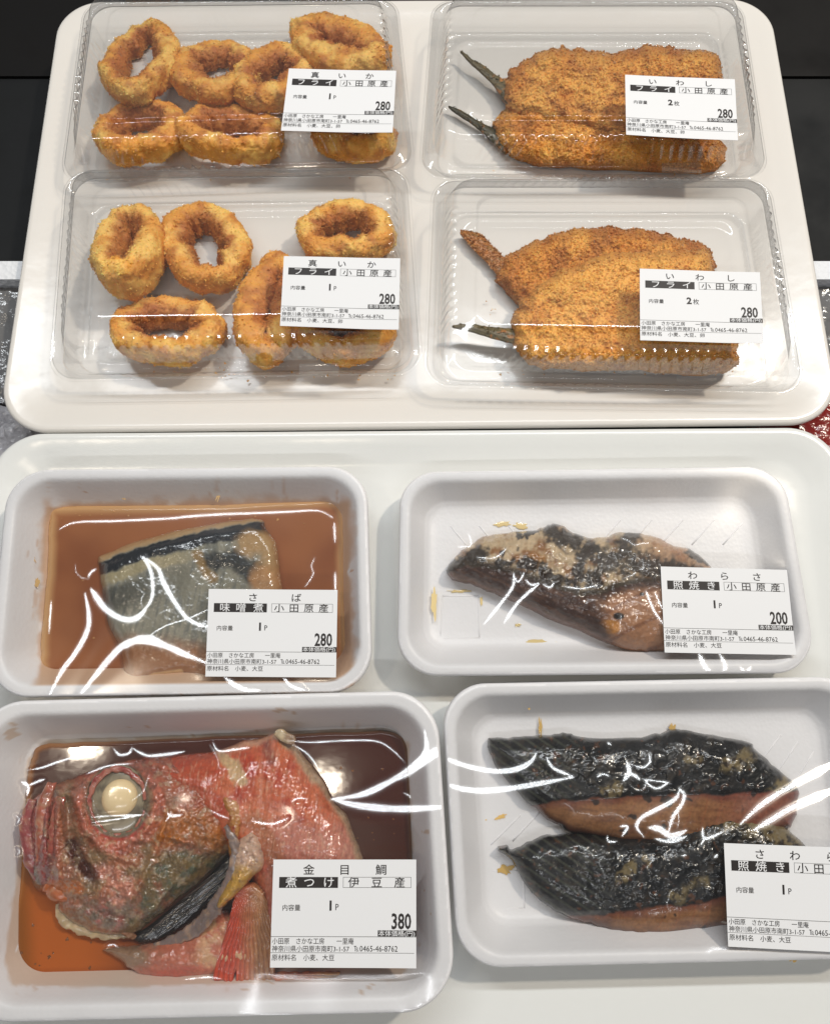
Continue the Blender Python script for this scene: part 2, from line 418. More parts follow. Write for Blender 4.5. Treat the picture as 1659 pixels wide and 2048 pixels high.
# ------------------------------------------------------------------ the counter behind and under the trays
def box(name, x0, x1, y0, y1, z0, z1, mt, parent=None, rough=0.):
    nx, ny = (60, 30) if rough else (1, 1)
    gx, gy = np.meshgrid(np.linspace(x0, x1, nx+1), np.linspace(y0, y1, ny+1)); n = gx.size
    top = np.stack([gx.ravel(), gy.ravel(), np.full(n, z1)], -1)
    if rough:
        f = fbm(top, 14., 4, seed=x0*.1); r = 1-np.abs(fbm(top, 11., 3, seed=3+x0*.1)); top[:, 2] += rough*(f+r*r-1)
    i = np.arange(n).reshape(ny+1, nx+1)
    q = np.stack([i[:-1, :-1], i[:-1, 1:], i[1:, 1:], i[1:, :-1]], -1).reshape(-1, 4)
    b = top.copy(); b[:, 2] = z0
    loop = np.concatenate([i[0, :-1], i[:-1, -1], i[-1, ::-1][:-1], i[::-1, 0][:-1]]); l2 = np.roll(loop, -1)
    sk = np.stack([l2, loop, loop+n, l2+n], -1)
    return mesh_np(name, np.vstack([top, b]), [np.vstack([q, sk, q[:, ::-1]+n])], [mt], parent, smooth=bool(rough), sharp=40 if rough else None)
y_bar0, y_bar1 = float(at(0, 566, -6)[1]), float(at(0, 530, -6)[1])
y_step = float(at(0, 157, -25)[1])
tag(box('counter', -600, 600, -250, y_step, -40, -25, M['slate']), kind='structure')
tag(box('counter_back', -600, 600, y_step, 1200, -40, -23, M['black']), kind='structure')
tag(box('styrofoam_rim', -330, 330, y_bar0, y_bar1, -24.9, -2, M['styro']), 'long white styrofoam rim running across the dark counter behind the trays', 'foam rim')
yl = float(at(0, 800, -6)[1])
tag(box('wrapped_pack', -330, -224, yl, y_bar0-1, -24.9, -9, M['wrapgrey'], rough=2.0), 'grey film wrapped pack poking out left of the upper tray', 'pack')
tag(box('wrapped_pack', 222, 330, yl+4, y_bar0-1, -24.9, -9, M['wrapgrey'], rough=2.0), 'grey film wrapped pack poking out right of the upper tray', 'pack')
tag(box('crinkled_wrap', -330, -205, float(at(0, 1000, -6)[1]), yl-1, -24.9, -9, mat('silver_wrap', (.42, .41, .43), .14, .8, bump=[('noise', 90, .006)]), rough=5.0), 'shiny crinkled silver wrap at the joint of the two trays', 'wrap')
tag(box('red_packet', 190, 330, float(at(0, 1000, -6)[1]), yl+1, -24.9, -9, M['red'], rough=2.0), 'glossy red packet showing right of the joint between trays', 'packet')

# ------------------------------------------------------------------ two serving trays
t1, Q1 = dish('serving_tray', [(121, 2), (1537, -4), (1684, 846), (-8, 864)], 10, [(14, 1), (4, 1), (1.5, 2.5), (.3, 6), (0, 8.3), (.5, 9.6), (1.6, 10.2), (3.4, 10.1), (9, 8.9), (16, 7.3), (22, 6.6), (30, 6.5)], 26, M['melamine'], sharp=None)
tag(t1, 'white melamine tray holding the four clear packs of fried food', 'tray')
t2, Q2 = dish('serving_tray', [(-15, 866), (1676, 853), (1830, 2200), (-130, 2200)], 10, [(14, 0), (4, 0), (1.2, 2.5), (.2, 6), (0, 8.4), (.6, 9.6), (1.8, 10.2), (4, 10), (10, 8), (16, 5), (19, 4.2), (26, 4)], 26, M['melamine_cool'], sharp=None)
tag(t2, 'white melamine tray in front holding the four foam trays of cooked fish', 'tray')

# ------------------------------------------------------------------ clear packs
ZF, ZT, ZB = 22.0, 40.0, 7.6
def clear_pack(q, dz, label, tape, lab):
    root = empty('clear_pack', 0, 0)
    tag(root, label, 'food pack', 'clear hinged packs of fried food')
    Q = quad_world(q, ZF+dz); NE = 300
    nr = len(ring(Q, 0, 12, 24, NE)[0]); k = np.arange(nr)
    seg = 25+NE-1
    def ribs(d, r, z, amp, zamp=0.):
        P, N = ring(Q, d, r, 24, NE)
        s = np.concatenate([[0], np.cumsum(np.linalg.norm(np.diff(P, axis=0), axis=1))])
        loc = (k % seg); t = (loc-25)/(NE-1)
        on = sm(t, .05, .10)*(1-sm(t, .90, .95))
        wv = .5+.5*np.cos(2*np.pi*s/5.4)
        wv = wv**1.6*(.75+.9*fbm(lift(P, z), 28., 2))
        P = P+N*(amp*on*wv)[:, None]
        W = lift(P, z); W[:, 2] += zamp*on*wv
        return W
    fl = lambda d, z, r: lift(ring(Q, d, r, 24, NE)[0], z+dz)
    lid = [fl(-.2, ZF-1.2, 13), fl(0, ZF+.2, 13), fl(.6, ZF+.7, 13), fl(4.2, ZF+.5, 12), fl(5.0, ZF+1.8, 12), fl(6.2, ZF+2.3, 12)]
    for d, z, r, a, za in ((6.9, ZF+3.6, 11, .5, 0), (7.8, ZF+7, 11, 1.0, 0), (9.3, ZF+12, 11, 1.1, 0), (10.2, ZT-3.2, 11, 1.4, .3), (10.9, ZT-2.2, 11, 1.6, .85), (12.0, ZT-1.5, 10, .8, .5)):
        lid.append(ribs(d, r, z+dz, a, za))
    for d, z, r in ((13.4, ZT-1.2, 10), (15, ZT-1.1, 9), (22, ZT-1.0, 8), (23, ZT-.8, 8), (23.8, ZT-.1, 8), (24.6, ZT, 7), (26, ZT, 6)):
        lid.append(fl(d, z, r))
    V, F = loft(lid); mesh_np('lid', V, F, [M['clear']], root, sharp=75)
    bs = [fl(-1.4, ZF-1.6, 14), fl(-1.6, ZF-.4, 14), fl(-.8, ZF-.1, 14), fl(1.2, ZF-1.8, 13), fl(3.2, ZF-2.4, 12), fl(4., ZF-4, 12)]
    for d, z, a in ((4.6, ZF-5.5, .4), (6., ZF-9, .9), (7.2, ZB+3, .7)): bs.append(ribs(d, 11, z+dz, a))
    for d, z, r in ((8.2, ZB+1.0, 10), (9.5, ZB+.1, 10), (11.5, ZB, 9), (12.2, ZB+.5, 9), (17, ZB+.5, 9), (17.6, ZB, 9), (20, ZB, 9)):
        bs.append(fl(d, z-dz, r))
    V, F = loft(bs); mesh_np('base', V, F, [M['clear_low']], root, sharp=75)
    if tape:
        a, b = tape
        P = [at3(x, y, z) for x, y, z in ((a, b, ZF+dz+2.9), (a+78, b-2, ZF+dz+2.9), (a+80, b+14, ZF+dz+1.2), (a+1, b+16, ZF+dz+1.2), (a+1, b+22, ZF+dz-4), (a+80, b+20, ZF+dz-4))]
        mesh_np('tape', np.array(P), [np.array([[3, 2, 1, 0], [4, 5, 2, 3]])], [M['tape']], root, smooth=False)
    price_label(root, lab[0], ZT+dz+.35, *lab[1:])
    return root
PK = [
 ([(172, 5), (790, -2), (826, 338), (124, 362)], 0, 'clear hinged pack of seven piled squid rings at the back', None,
  ([(578, 138), (792, 142), (785, 267), (562, 262)], '真いか', 'フライ', '小田原産', '1', 'P', '280', '小麦、大豆、卵', 'white price label for fried squid, 280 yen')),
 ([(134, 345), (812, 338), (841, 745), (102, 757)], .9, 'clear hinged pack of squid rings nearest the front rim of its tray', (598, 728),
  ([(568, 513), (800, 517), (797, 661), (560, 652)], '真いか', 'フライ', '小田原産', '1', 'P', '280', '小麦、大豆、卵', 'white price label for fried squid, 280 yen')),
 ([(868, 3), (1480, 3), (1533, 352), (841, 352)], 0, 'clear hinged pack of two fried sardines side by side at the back', (1322, 326),
  ([(1249, 150), (1468, 159), (1474, 282), (1251, 270)], 'いわし', 'フライ', '小田原産', '2', '枚', '280', '小麦、大豆、卵', 'white price label for fried sardine, 280 yen')),
 ([(868, 362), (1535, 362), (1606, 782), (852, 768)], .9, 'clear hinged pack of two overlapping fried sardines nearest the front rim', (1352, 742),
  ([(1278, 538), (1518, 545), (1525, 688), (1279, 681)], 'いわし', 'フライ', '小田原産', '2', '枚', '280', '小麦、大豆、卵', 'white price label for fried sardine, 280 yen')),
]
for a in PK: clear_pack(*a)

# ------------------------------------------------------------------ fried squid rings
PALE, GOLD, BROWN, DEEP = C(238, 192, 104), C(222, 156, 70), C(180, 108, 52), C(132, 74, 38)
def squid_ring(cx, cy, a, b, rot, thick, hgt, tilt, seed, label, tone=0., z=None, squash=0.):
    NU, NV = 230, 84; zc = z if z else ZB+1.2+hgt/2
    c0 = at3(cx, cy, zc); sc = np.linalg.norm(at3(cx+100, cy, zc)-c0)/100
    scy = np.linalg.norm(at3(cx, cy+100, zc)-c0)/100
    u = np.linspace(0, 2*np.pi, NU, endpoint=False); v = np.linspace(0, 2*np.pi, NV, endpoint=False)
    Ug, Vg = np.meshgrid(u, v, indexing='ij'); U, Vv = Ug.ravel(), Vg.ravel()
    cu = np.stack([np.cos(U)*1.3, np.sin(U)*1.3, np.full_like(U, seed*3.1)], -1)
    wob = fbm(cu, 1.0, 2, seed=seed); wob2 = fbm(cu, 1.0, 2, seed=seed+4.4); wob3 = fbm(cu, .8, 2, seed=seed+8.4)
    tk = thick*(1+.35*wob2); A = a*sc*(1+.13*wob)-tk/2; B = b*scy*(1+.13*wob)-tk/2
    cs, sn = np.cos(Vv), np.sin(Vv)
    rr = tk/2*np.sign(cs)*np.abs(cs)**.8; hh = hgt/2*(1+.2*wob3)*np.sign(sn)*np.abs(sn)**.85
    flare = .12*hh                                              # the band opens slightly
    x = (A+rr+flare)*np.cos(U); y = (B+rr+flare)*np.sin(U); zz = hh+squash*np.cos(2*U)
    cr, sr = math.cos(R(rot)), math.sin(R(rot)); x, y = x*cr-y*sr, x*sr+y*cr
    tx, ty = R(tilt[0]), R(tilt[1])                              # lean towards +x and +y
    x, zz = x*math.cos(tx)+zz*math.sin(tx), -x*math.sin(tx)+zz*math.cos(tx)
    y, zz = y*math.cos(ty)+zz*math.sin(ty), -y*math.sin(ty)+zz*math.cos(ty)
    P = np.stack([x, y, zz], -1)
    G = P.reshape(NU, NV, 3); du = np.roll(G, -1, 0)-np.roll(G, 1, 0); dv = np.roll(G, -1, 1)-np.roll(G, 1, 1)
    N = np.cross(du, dv); N /= np.linalg.norm(N, axis=2)[:, :, None]+1e-9; N = N.reshape(-1, 3)
    ps = P+seed*31
    cl = fbm(ps, 7., 3); fine = fbm(ps, 1.7, 3, .6); 
    P = P+N*(cl*1.5+np.abs(fine)*.8+fbm(ps, .9, 1)*.25)[:, None]
    P[:, 2] = np.maximum(P[:, 2], -(zc-ZB-.8))
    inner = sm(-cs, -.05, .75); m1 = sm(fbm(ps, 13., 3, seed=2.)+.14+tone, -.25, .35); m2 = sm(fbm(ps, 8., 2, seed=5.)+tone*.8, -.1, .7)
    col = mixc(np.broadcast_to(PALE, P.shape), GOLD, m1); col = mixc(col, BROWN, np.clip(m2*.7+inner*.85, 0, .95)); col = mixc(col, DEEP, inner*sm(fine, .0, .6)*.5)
    col = col*(1+.10*fbm(ps, 1.1, 2)[:, None])
    P = P+c0
    i = np.arange(NU*NV).reshape(NU, NV); j = np.roll(i, -1, 0)
    F = np.stack([i, j, np.roll(j, -1, 1), np.roll(i, -1, 1)], -1).reshape(-1, 4)
    k = np.concatenate([RNG.integers(0, len(P), 3400), RNG.integers(0, len(P), 600)]); sz = np.concatenate([np.full(3400, .5), np.full(600, 1.1)]); fv, ff, fc = flake(P[k]+N[k]*.35, col[k]*1.08, sz, len(P))
    fv[:, 2] = np.clip(fv[:, 2], ZB+.8, None)
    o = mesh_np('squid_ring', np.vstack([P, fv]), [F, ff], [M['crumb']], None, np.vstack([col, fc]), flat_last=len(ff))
    return tag(o, label, 'fried squid', 'breaded squid rings in the clear packs')
squid_ring(284, 128, 74, 98, -4, 12.5, 15, (-6, 16), 1.3, 'tall narrow breaded ring at the far corner of the piled squid pack')
squid_ring(436, 148, 92, 74, 24, 14.6, 14, (4, 18), 2.1, 'wide breaded ring in the back row between tall ring and folded ring', .02)
squid_ring(546, 160, 70, 78, -30, 15.5, 16, (6, 10), 3.4, 'folded breaded ring touching the upper edge of the squid label in back', -.05)
squid_ring(676, 98, 112, 58, -34, 21.0, 18, (-4, 10), 4.2, 'largest breaded ring sticking out above the squid label in back', -.02)
squid_ring(284, 268, 90, 74, 10, 12.5, 16, (-4, 20), 5.9, 'browned ring at the near corner of the piled squid pack', .1)
squid_ring(466, 270, 104, 68, -4, 12.5, 16, (5, 22), 6.7, 'oval browned ring in the middle of the front row of piled rings', .12)
squid_ring(708, 276, 82, 44, 0, 13.2, 16, (0, 8), 7.5, 'breaded ring showing only below the squid label in back', .08)
squid_ring(264, 505, 68, 103, 3, 15.2, 24, (-3, 22), 8.8, 'smooth yellow egg-shaped ring with a small hole', -.22)
squid_ring(413, 498, 84, 98, 20, 14.6, 17, (5, 12), 9.4, 'round open ring second from the egg-shaped ring', -.08)
squid_ring(692, 466, 94, 66, 0, 13.9, 15, (0, 12), 10.2, 'round ring arching over the top edge of its squid label', -.06)
squid_ring(338, 662, 116, 72, -3, 13.9, 16, (0, 20), 11.6, 'wide flattened ring lying across the front of its pack', -.02)
squid_ring(545, 620, 70, 118, -8, 19.0, 19, (8, 8), 12.1, 'dark orange upright ring half under its squid label', .16)
squid_ring(694, 664, 98, 66, 0, 14.6, 17, (0, 8), 13.7, 'ring lying under the squid label at the front of its pack', .02)
# ------------------------------------------------------------------ fried sardines
def sardine(outline, tail, T, seed, zb, label, tone=0., tailcol=None, crumbtail=0):
    root = empty('fried_sardine', 0, 0); tag(root, label, 'fried fish', 'breaded sardines in the clear packs')
    d = dome(T, 42)
    def h(px, py, sd):
        n = n2(px, py, 60, octv=3, seed=seed); f = n2(px, py, 7, octv=3, seed=seed+2)
        return d(sd)*(1+.22*n)+np.abs(f)*2.0*sm(sd, 0, 6)+1.6*n2(px, py, 22, octv=2, seed=seed+12)*sm(sd, 0, 10)+.4
    def c(px, py, sd, hh):
        a = sm(n2(px, py, 70, octv=3, seed=seed+3)+tone, -.4, .45); b = sm(n2(px, py, 40, octv=2, seed=seed+6)+tone, .0, .7)
        k = mixc(np.broadcast_to(C(232, 172, 84), (len(px), 3)), C(214, 144, 62), a); k = mixc(k, C(172, 102, 46), b*.65)
        e = sm(-sd, -26, -2); k = mixc(k, C(150, 84, 42), e*.5)
        return k*(1+.13*n2(px, py, 5, octv=2, seed=seed+8)[:, None])
    pillow('body', outline, zb, h, c, M['crumb'], root, 1.7, fuzz=9, flakes=(8500, .85, .35), fseed=seed, drop=1.0)
    tc = tailcol if tailcol is not None else C(96, 84, 54)
    def th(px, py, sd): return .8*sm(sd, 0, 8)+.5*np.abs(n2(px, py, 40, 4, 3, seed, 25))+.8
    def tcf(px, py, sd, hh):
        n = n2(px, py, 40, 5, 3, seed, 25); k = mixc(np.broadcast_to(tc, (len(px), 3)), C(140, 118, 74), sm(n, .1, .6)*.6)
        m = sm(n2(px, py, 16, octv=3, seed=seed+1)+.2*(px-np.median(px))/40, .15, .45)*(1 if crumbtail else .75)
        return mixc(k, C(190, 122, 56), m)
    pillow('tail', tail, zb+2.2, th, tcf, M['tail'], root, 1.4, fuzz=1.5, fseed=seed, flakes=(1100 if crumbtail else 200, .8 if crumbtail else .7, .3), drop=.6)
    return root
sardine([(1012, 165), (1030, 135), (1080, 105), (1140, 98), (1220, 108), (1305, 92), (1360, 100), (1420, 103), (1438, 135), (1435, 200), (1420, 260), (1300, 270), (1150, 260), (1060, 240), (1010, 215)],
        [(920, 100), (944, 118), (968, 132), (992, 150), (1016, 166), (1034, 192), (1016, 207), (998, 184), (974, 154), (950, 133), (934, 118)], 10, 21.2, ZB+4, 'pale crumbed sardine lying behind its twin in the back pack', .02)
sardine([(988, 250), (1030, 210), (1100, 205), (1200, 230), (1330, 250), (1440, 280), (1446, 320), (1400, 345), (1250, 338), (1120, 335), (1040, 318), (1000, 285)],
        [(896, 211), (922, 221), (955, 241), (992, 260), (1020, 276), (1012, 306), (990, 287), (960, 259), (930, 237), (912, 225)], 10, 23.9, ZB+1, 'browner crumbed sardine with dark tail at the front of the back pack', .12, C(70, 64, 44))
sardine([(1005, 520), (1060, 488), (1120, 465), (1200, 455), (1290, 462), (1360, 478), (1415, 500), (1425, 540), (1380, 580), (1200, 620), (1080, 625), (1030, 600), (995, 560)],
        [(920, 463), (960, 470), (1000, 508), (1030, 545), (1035, 575), (1005, 560), (975, 525), (945, 495)], 9.5, 25.3, ZB+1, 'crumb-tailed sardine lying underneath at the rear of the front pack', .28, C(176, 116, 60), 1)
sardine([(1022, 650), (1040, 610), (1075, 570), (1140, 530), (1220, 505), (1330, 500), (1415, 505), (1430, 560), (1470, 690), (1465, 735), (1400, 748), (1250, 738), (1120, 738), (1055, 725), (1028, 690)],
        [(903, 652), (940, 648), (985, 654), (1035, 660), (1048, 676), (1034, 686), (990, 677), (950, 664)], 10, 27.8, ZB+8.5, 'golden sardine on top with a bare pointed olive tail', -.32)

# ------------------------------------------------------------------ foam trays
def foam_tray(q, zr, zf, r0, label, lipw=4.5, floor_in=20, stain=None, emboss=()):
    root = empty('foam_tray', 0, 0); tag(root, label, 'foam tray', 'white foam trays on the front serving tray')
    z0 = 4.2
    prof = [(floor_in-4, z0), (floor_in-9, z0), (floor_in-12, z0+2.5), (5, zr-7), (2.6, zr-4.5), (.4, zr-4), (-.1, zr-3.2), (0, zr-2.2), (.3, zr-1.0), (1.1, zr-.15), (2.2, zr), (lipw, zr-.2), (lipw+1.2, zr-1.2),
            (lipw+2.6, zr-3.6), (floor_in-5.5, zf+3.2), (floor_in-3.0, zf+1.0), (floor_in, zf+.2), (floor_in+3, zf), (floor_in+8, zf)]
    pf = [prof[0]]
    for a, b in zip(prof[:-1], prof[1:]):
        k = max(1, int(math.hypot(b[0]-a[0], b[1]-a[1])/1.1)); pf.extend([(a[0]+(b[0]-a[0])*i/k, a[1]+(b[1]-a[1])*i/k) for i in range(1, k+1)])
    def colf(px, py, V):
        k = np.broadcast_to(np.array([.80, .79, .795]), V.shape)*(1+.03*fbm(V, 18., 3)[:, None])
        if stain:
            O, c1, reach, amt = stain; d, _, _ = segdist(px, py, O, True); d = np.where(inside(px, py, np.array(O)), 0, d)
            nz = n2(px, py, 40, octv=4, seed=3.3); a = sm(-d, -reach*(1+1.3*nz), -2)*amt
            drip = sm(n2(px, py, 11, 60, 3, 6.1), .42, .6)*sm(-d, -reach*3.4, -reach)*.45
            a = np.maximum(a, drip)*(V[:, 2] < zr-.6); k = mixc(k, c1, a)
        return k
    o, Q = dish('tray_body', q, zr, pf, r0, M['foam'], root, ne=90, sharp=None, colf=colf)
    for pts in emboss:
        v, f = tube([(a, b, zf-.28) for a, b in pts], [.55, .55], 8, 3)
        mesh_np('embossed_line', v, f, [M['foam']], root, np.broadcast_to(np.array([.80, .79, .795]), v.shape))
    return root, Q
def wrinkles(Q, zr, seed, n=7):
    """short fine creases across the middle of the sheet"""
    g = np.random.default_rng(seed); qs = []
    for k in range(n):
        u, v = g.uniform(.15, .85, 2)
        a = g.uniform(0, 6.28); L = g.uniform(5, 16); pts = []
        for i in range(5):
            p = Q[0]*(1-u)*(1-v)+Q[1]*u*(1-v)+Q[2]*u*v+Q[3]*(1-u)*v+np.array([math.cos(a), math.sin(a)])*L*(i/4-.5); a += g.normal()*.35; pts.append(to_photo(p[0], p[1], zr+1.5))
        qs.append((g.uniform(.8, 1.6), pts))
    return qs
def film_sheet(root, Q, zr, r0, bumps, labquad, labz, strokes):
    strokes = list(strokes)+wrinkles(Q, zr, int(zr*10+len(strokes)))
    """stretch film: a membrane held by the rim and pushed up where the food touches it"""
    O, _ = ring(Q, 1.2, r0, 14, 40); st = .55
    lo, hi = O.min(0), O.max(0)
    # membrane on a coarse grid
    cg = 2.0; gx = np.arange(lo[0], hi[0]+cg, cg); gy = np.arange(lo[1], hi[1]+cg, cg); X, Y = np.meshgrid(gx, gy)
    ins = inside(X.ravel(), Y.ravel(), O).reshape(X.shape); H = np.zeros(X.shape); lock = np.full(X.shape, np.nan)
    for bx, by, bz, br in bumps:
        wx, wy = at(bx, by, bz); d = np.hypot(X-wx, Y-wy); m = d < br
        lock[m] = np.fmax(np.nan_to_num(lock[m], nan=-99), bz-zr-.1*(d[m]/br)**2)
    LQ = quad_world(labquad, labz); m = inside(X.ravel(), Y.ravel(), qinset(LQ, -2.5)).reshape(X.shape); lock[m & ins] = labz-zr-.45
    msk = ~np.isnan(lock)
    for _ in range(500):
        A = .25*(np.roll(H, 1, 0)+np.roll(H, -1, 0)+np.roll(H, 1, 1)+np.roll(H, -1, 1)); A[msk] = lock[msk]; A[~ins] = 0; H = A
    fx = np.arange(lo[0], hi[0]+st, st); fy = np.arange(lo[1], hi[1]+st, st); nx, ny = len(fx), len(fy); FX, FY = np.meshgrid(fx, fy)
    def samp(Hm, x, y):
        a = np.clip((x-gx[0])/cg, 0, len(gx)-1.001); b = np.clip((y-gy[0])/cg, 0, len(gy)-1.001); i, j = a.astype(int), b.astype(int); a -= i; b -= j
        return (Hm[j, i]*(1-a)+Hm[j, i+1]*a)*(1-b)+(Hm[j+1, i]*(1-a)+Hm[j+1, i+1]*a)*b
    for _ in range(3): H = np.where(ins, .5*H+.125*(np.roll(H, 1, 0)+np.roll(H, -1, 0)+np.roll(H, 1, 1)+np.roll(H, -1, 1)), 0)
    z = samp(H, FX.ravel(), FY.ravel()).reshape(FX.shape)
    gyv, gxv = np.gradient(z, st); 
    x, y, zz = FX.ravel(), FY.ravel(), z.ravel()
    keep = inside((FX[:-1, :-1]+st/2).ravel(), (FY[:-1, :-1]+st/2).ravel(), O)
    i = np.arange(nx*ny).reshape(ny, nx); quads = np.stack([i[:-1, :-1], i[:-1, 1:], i[1:, 1:], i[1:, :-1]], -1).reshape(-1, 4)[keep]
    used = np.unique(quads); rm = np.full(nx*ny, -1); rm[used] = np.arange(len(used)); quads = rm[quads]
    P = np.stack([x[used], y[used], zr+.25+zz[used]], -1)
    N = np.stack([-gxv.ravel()[used], -gyv.ravel()[used], np.ones(len(used))], -1)
    N[:, 0] += .02*fbm(P, 22., 2); N[:, 1] += .02*fbm(P, 22., 2, seed=5.)
    N /= np.linalg.norm(N, axis=1)[:, None]
    # highlights put into the normals: strokes aimed to mirror the tube to the camera
    V = np.array([0, 0, HC])-P; V /= np.linalg.norm(V, axis=1)[:, None]
    t = (LAMP[2]-P[:, 2])/(HC-P[:, 2]); lx = np.clip(P[:, 0]+P[:, 0]*t, LAMP[0]-LAMP_LEN/2+150, LAMP[0]+LAMP_LEN/2-150)
    L = np.stack([lx, np.full(len(P), LAMP[1]), np.full(len(P), LAMP[2])], -1)-P; L /= np.linalg.norm(L, axis=1)[:, None]
    Hf = V+L; Hf /= np.linalg.norm(Hf, axis=1)[:, None]
    fac = np.zeros(len(P))
    for wd, pts in strokes:
        sp = spline(pts, 5, False); W = np.stack(at(sp[:, 0], sp[:, 1], zr+1.5), -1)
        d, _, fr = segdist(P[:, 0], P[:, 1], W)
        ends = sm(fr, 0, .25)*(1-sm(fr, .75, 1.0)); hw = (wd*.42)/4.2*(.3+.7*ends)*(1+.2*fbm(P, 12., 2, seed=wd))
        f = np.where(d < hw*.6, 1.0, np.exp(-((d-hw*.6)/(.6+1.1*hw))**1.5))
        fac = np.maximum(fac, f)
    N = N*(1-fac[:, None])+Hf*fac[:, None]; N /= np.linalg.norm(N, axis=1)[:, None]
    return mesh_np('plastic_film', P, [quads], [M['film']], root, extra={'glint_normal': N})
def tr(pts, ox, oy, k): return [(ox+x/k, oy+y/k) for x, y in pts]

# foam tray A: mackerel in miso
qA = [(15, 938), (733, 930), (745, 1385), (-30, 1395)]
rA, QA = foam_tray(qA, 30, 9, 20, 'foam tray with orange-brown miso sauce and mackerel', stain=([(100, 1020), (690, 1010), (692, 1200), (698, 1365), (85, 1370), (95, 1150)], C(196, 146, 92), 22, .75))
labA = [(418, 1178), (675, 1180), (672, 1355), (411, 1353)]
k5 = lambda p: tr(p, 0, 900, 2.127)
strokesA = [(9, k5([(600, 452), (636, 500), (650, 570), (643, 640), (600, 700)])), (17, k5([(636, 650), (600, 700), (555, 722), (500, 710), (440, 668), (400, 612), (386, 590)])),
  (12, k5([(610, 455), (670, 502), (700, 570), (740, 640), (790, 710), (850, 745), (900, 750)])), (14, k5([(360, 610), (376, 700), (368, 770), (320, 860), (260, 940), (205, 1045)])),
  (20, k5([(335, 1045), (400, 962), (470, 880), (530, 825), (600, 812), (700, 832), (800, 875), (890, 910)])), (22, k5([(500, 850), (560, 815), (620, 800), (700, 822)])),
  (14, k5([(955, 968), (1000, 1000), (1050, 1022), (1105, 1022)])), (10, k5([(1205, 968), (1240, 1005), (1300, 1024)])),
  (4, k5([(250, 335), (320, 306), (500, 300), (720, 290), (780, 284), (900, 275), (1200, 262), (1350, 256), (1412, 285)])), (3, k5([(620, 800), (700, 750), (800, 717), (890, 676)])),
  (5, k5([(215, 640), (205, 780)])), (4, k5([(1420, 310), (1424, 390)])), (4, k5([(1424, 520), (1426, 600)])), (5, k5([(375, 540), (385, 520), (408, 505)]))]
film_sheet(rA, QA, 30, 20, [(260, 1140, 31.2, 9), (420, 1100, 31.6, 10), (330, 1200, 31.5, 9)], labA, 31.4, strokesA)
price_label(rA, labA, 31.4, 'さば', '味噌煮', '小田原産', '1', 'P', '280', '小麦、大豆', 'white price label for mackerel in miso, 280 yen')

def sauce(name, outline, z, cfn, label):
    def h(px, py, sd): return 1.6*sm(sd, 0, 7)+.05
    o = pillow(name, outline, z, h, cfn, M['sauce'], None, 2.2, drop=2.5, fuzz=3)
    return tag(o, label, 'sauce')
def cA(px, py, sd, h):
    k = mixc(np.broadcast_to(C(152, 96, 60), (len(px), 3)), C(132, 78, 48), sm(n2(px, py, 180, octv=3, seed=1.), -.4, .5))
    return mixc(k, C(206, 164, 112), (1-sm(sd, 0, 24))*.85)
sauce('miso_sauce', [(100, 1020), (125, 1012), (400, 1010), (650, 1000), (685, 1008), (690, 1060), (690, 1200), (698, 1320), (690, 1362), (640, 1374), (300, 1378), (110, 1374), (85, 1350), (82, 1290), (95, 1150), (98, 1060)], 12.5, cA, 'opaque orange-brown miso sauce pooled around the mackerel')

OUT_MK = [(196, 1118), (215, 1104), (300, 1074), (420, 1047), (505, 1037), (528, 1042), (532, 1056), (552, 1085), (560, 1130), (568, 1200), (590, 1280), (585, 1345), (450, 1368), (360, 1352), (300, 1362), (268, 1376), (248, 1350), (240, 1300), (216, 1250), (204, 1190), (200, 1150)]
def h_mk(px, py, sd):
    b, _, _ = segdist(px, py, [(200, 1130), (300, 1092), (420, 1062), (528, 1047)])
    return dome(11, 26)(sd)*(1+.16*n2(px, py, 90, octv=2, seed=2.))-1.2*np.exp(-(b/8)**2)+.25*n2(px, py, 12, octv=3, seed=5.)*sm(sd, 2, 12)
def c_mk(px, py, sd, h):
    s = n2(px, py, 30, octv=4, seed=3.); wv = py+8*s
    back = np.interp(px, [195, 300, 420, 530], [1132, 1094, 1066, 1050]); v = wv-back     # distance below the dark back stripe
    k = np.broadcast_to(C(138, 134, 118), (len(px), 3)); k = mixc(k, C(90, 94, 92), sm(n2(px, py, 10, 60, 3, 7., 12), -.2, .5)*.6)
    k = mixc(k, C(58, 60, 56), sm(v, 45, 60)*(1-sm(v, 85, 130))*.75*sm(-px, -430, -250))
    k = mixc(k, C(172, 156, 112), sm(v, 18, 26)*(1-sm(v, 40, 50))*.55*sm(-px, -420, -330))
    k = mixc(k, C(18, 23, 31), sm(v, -9, -4)*(1-sm(v, 18, 24))*.97)
    k = mixc(k, C(168, 138, 98), (1-sm(v, -11, -5)))
    d, _, _ = segdist(px, py, [(420, 1125), (470, 1120), (500, 1150), (520, 1140)]); k = mixc(k, C(28, 32, 36), sm(-(d+14*s), -26, -8)*.9)
    d, _, _ = segdist(px, py, [(500, 1085), (540, 1090), (545, 1130)]); k = mixc(k, C(176, 138, 88), sm(-(d+10*s), -36, -14)*.85)
    d, _, _ = segdist(px, py, [(530, 1160), (560, 1180), (560, 1290)]); k = mixc(k, C(180, 132, 84), sm(-(d+10*s), -40, -16)*.85)
    d, _, _ = segdist(px, py, [(395, 1110), (405, 1135), (425, 1155)]); k = mixc(k, C(140, 108, 58), sm(-(d+6*s), -14, -4)*.8)
    low = sm(py-(px-250)*.1+10*s, 1255, 1300); k = mixc(k, C(148, 96, 58), low*.9)
    d, _, _ = segdist(px, py, [(275, 1368), (310, 1352), (360, 1345)]); k = mixc(k, C(216, 186, 140), sm(-d, -9, -4))
    return k*(1+.08*n2(px, py, 6, octv=2, seed=9.)[:, None])
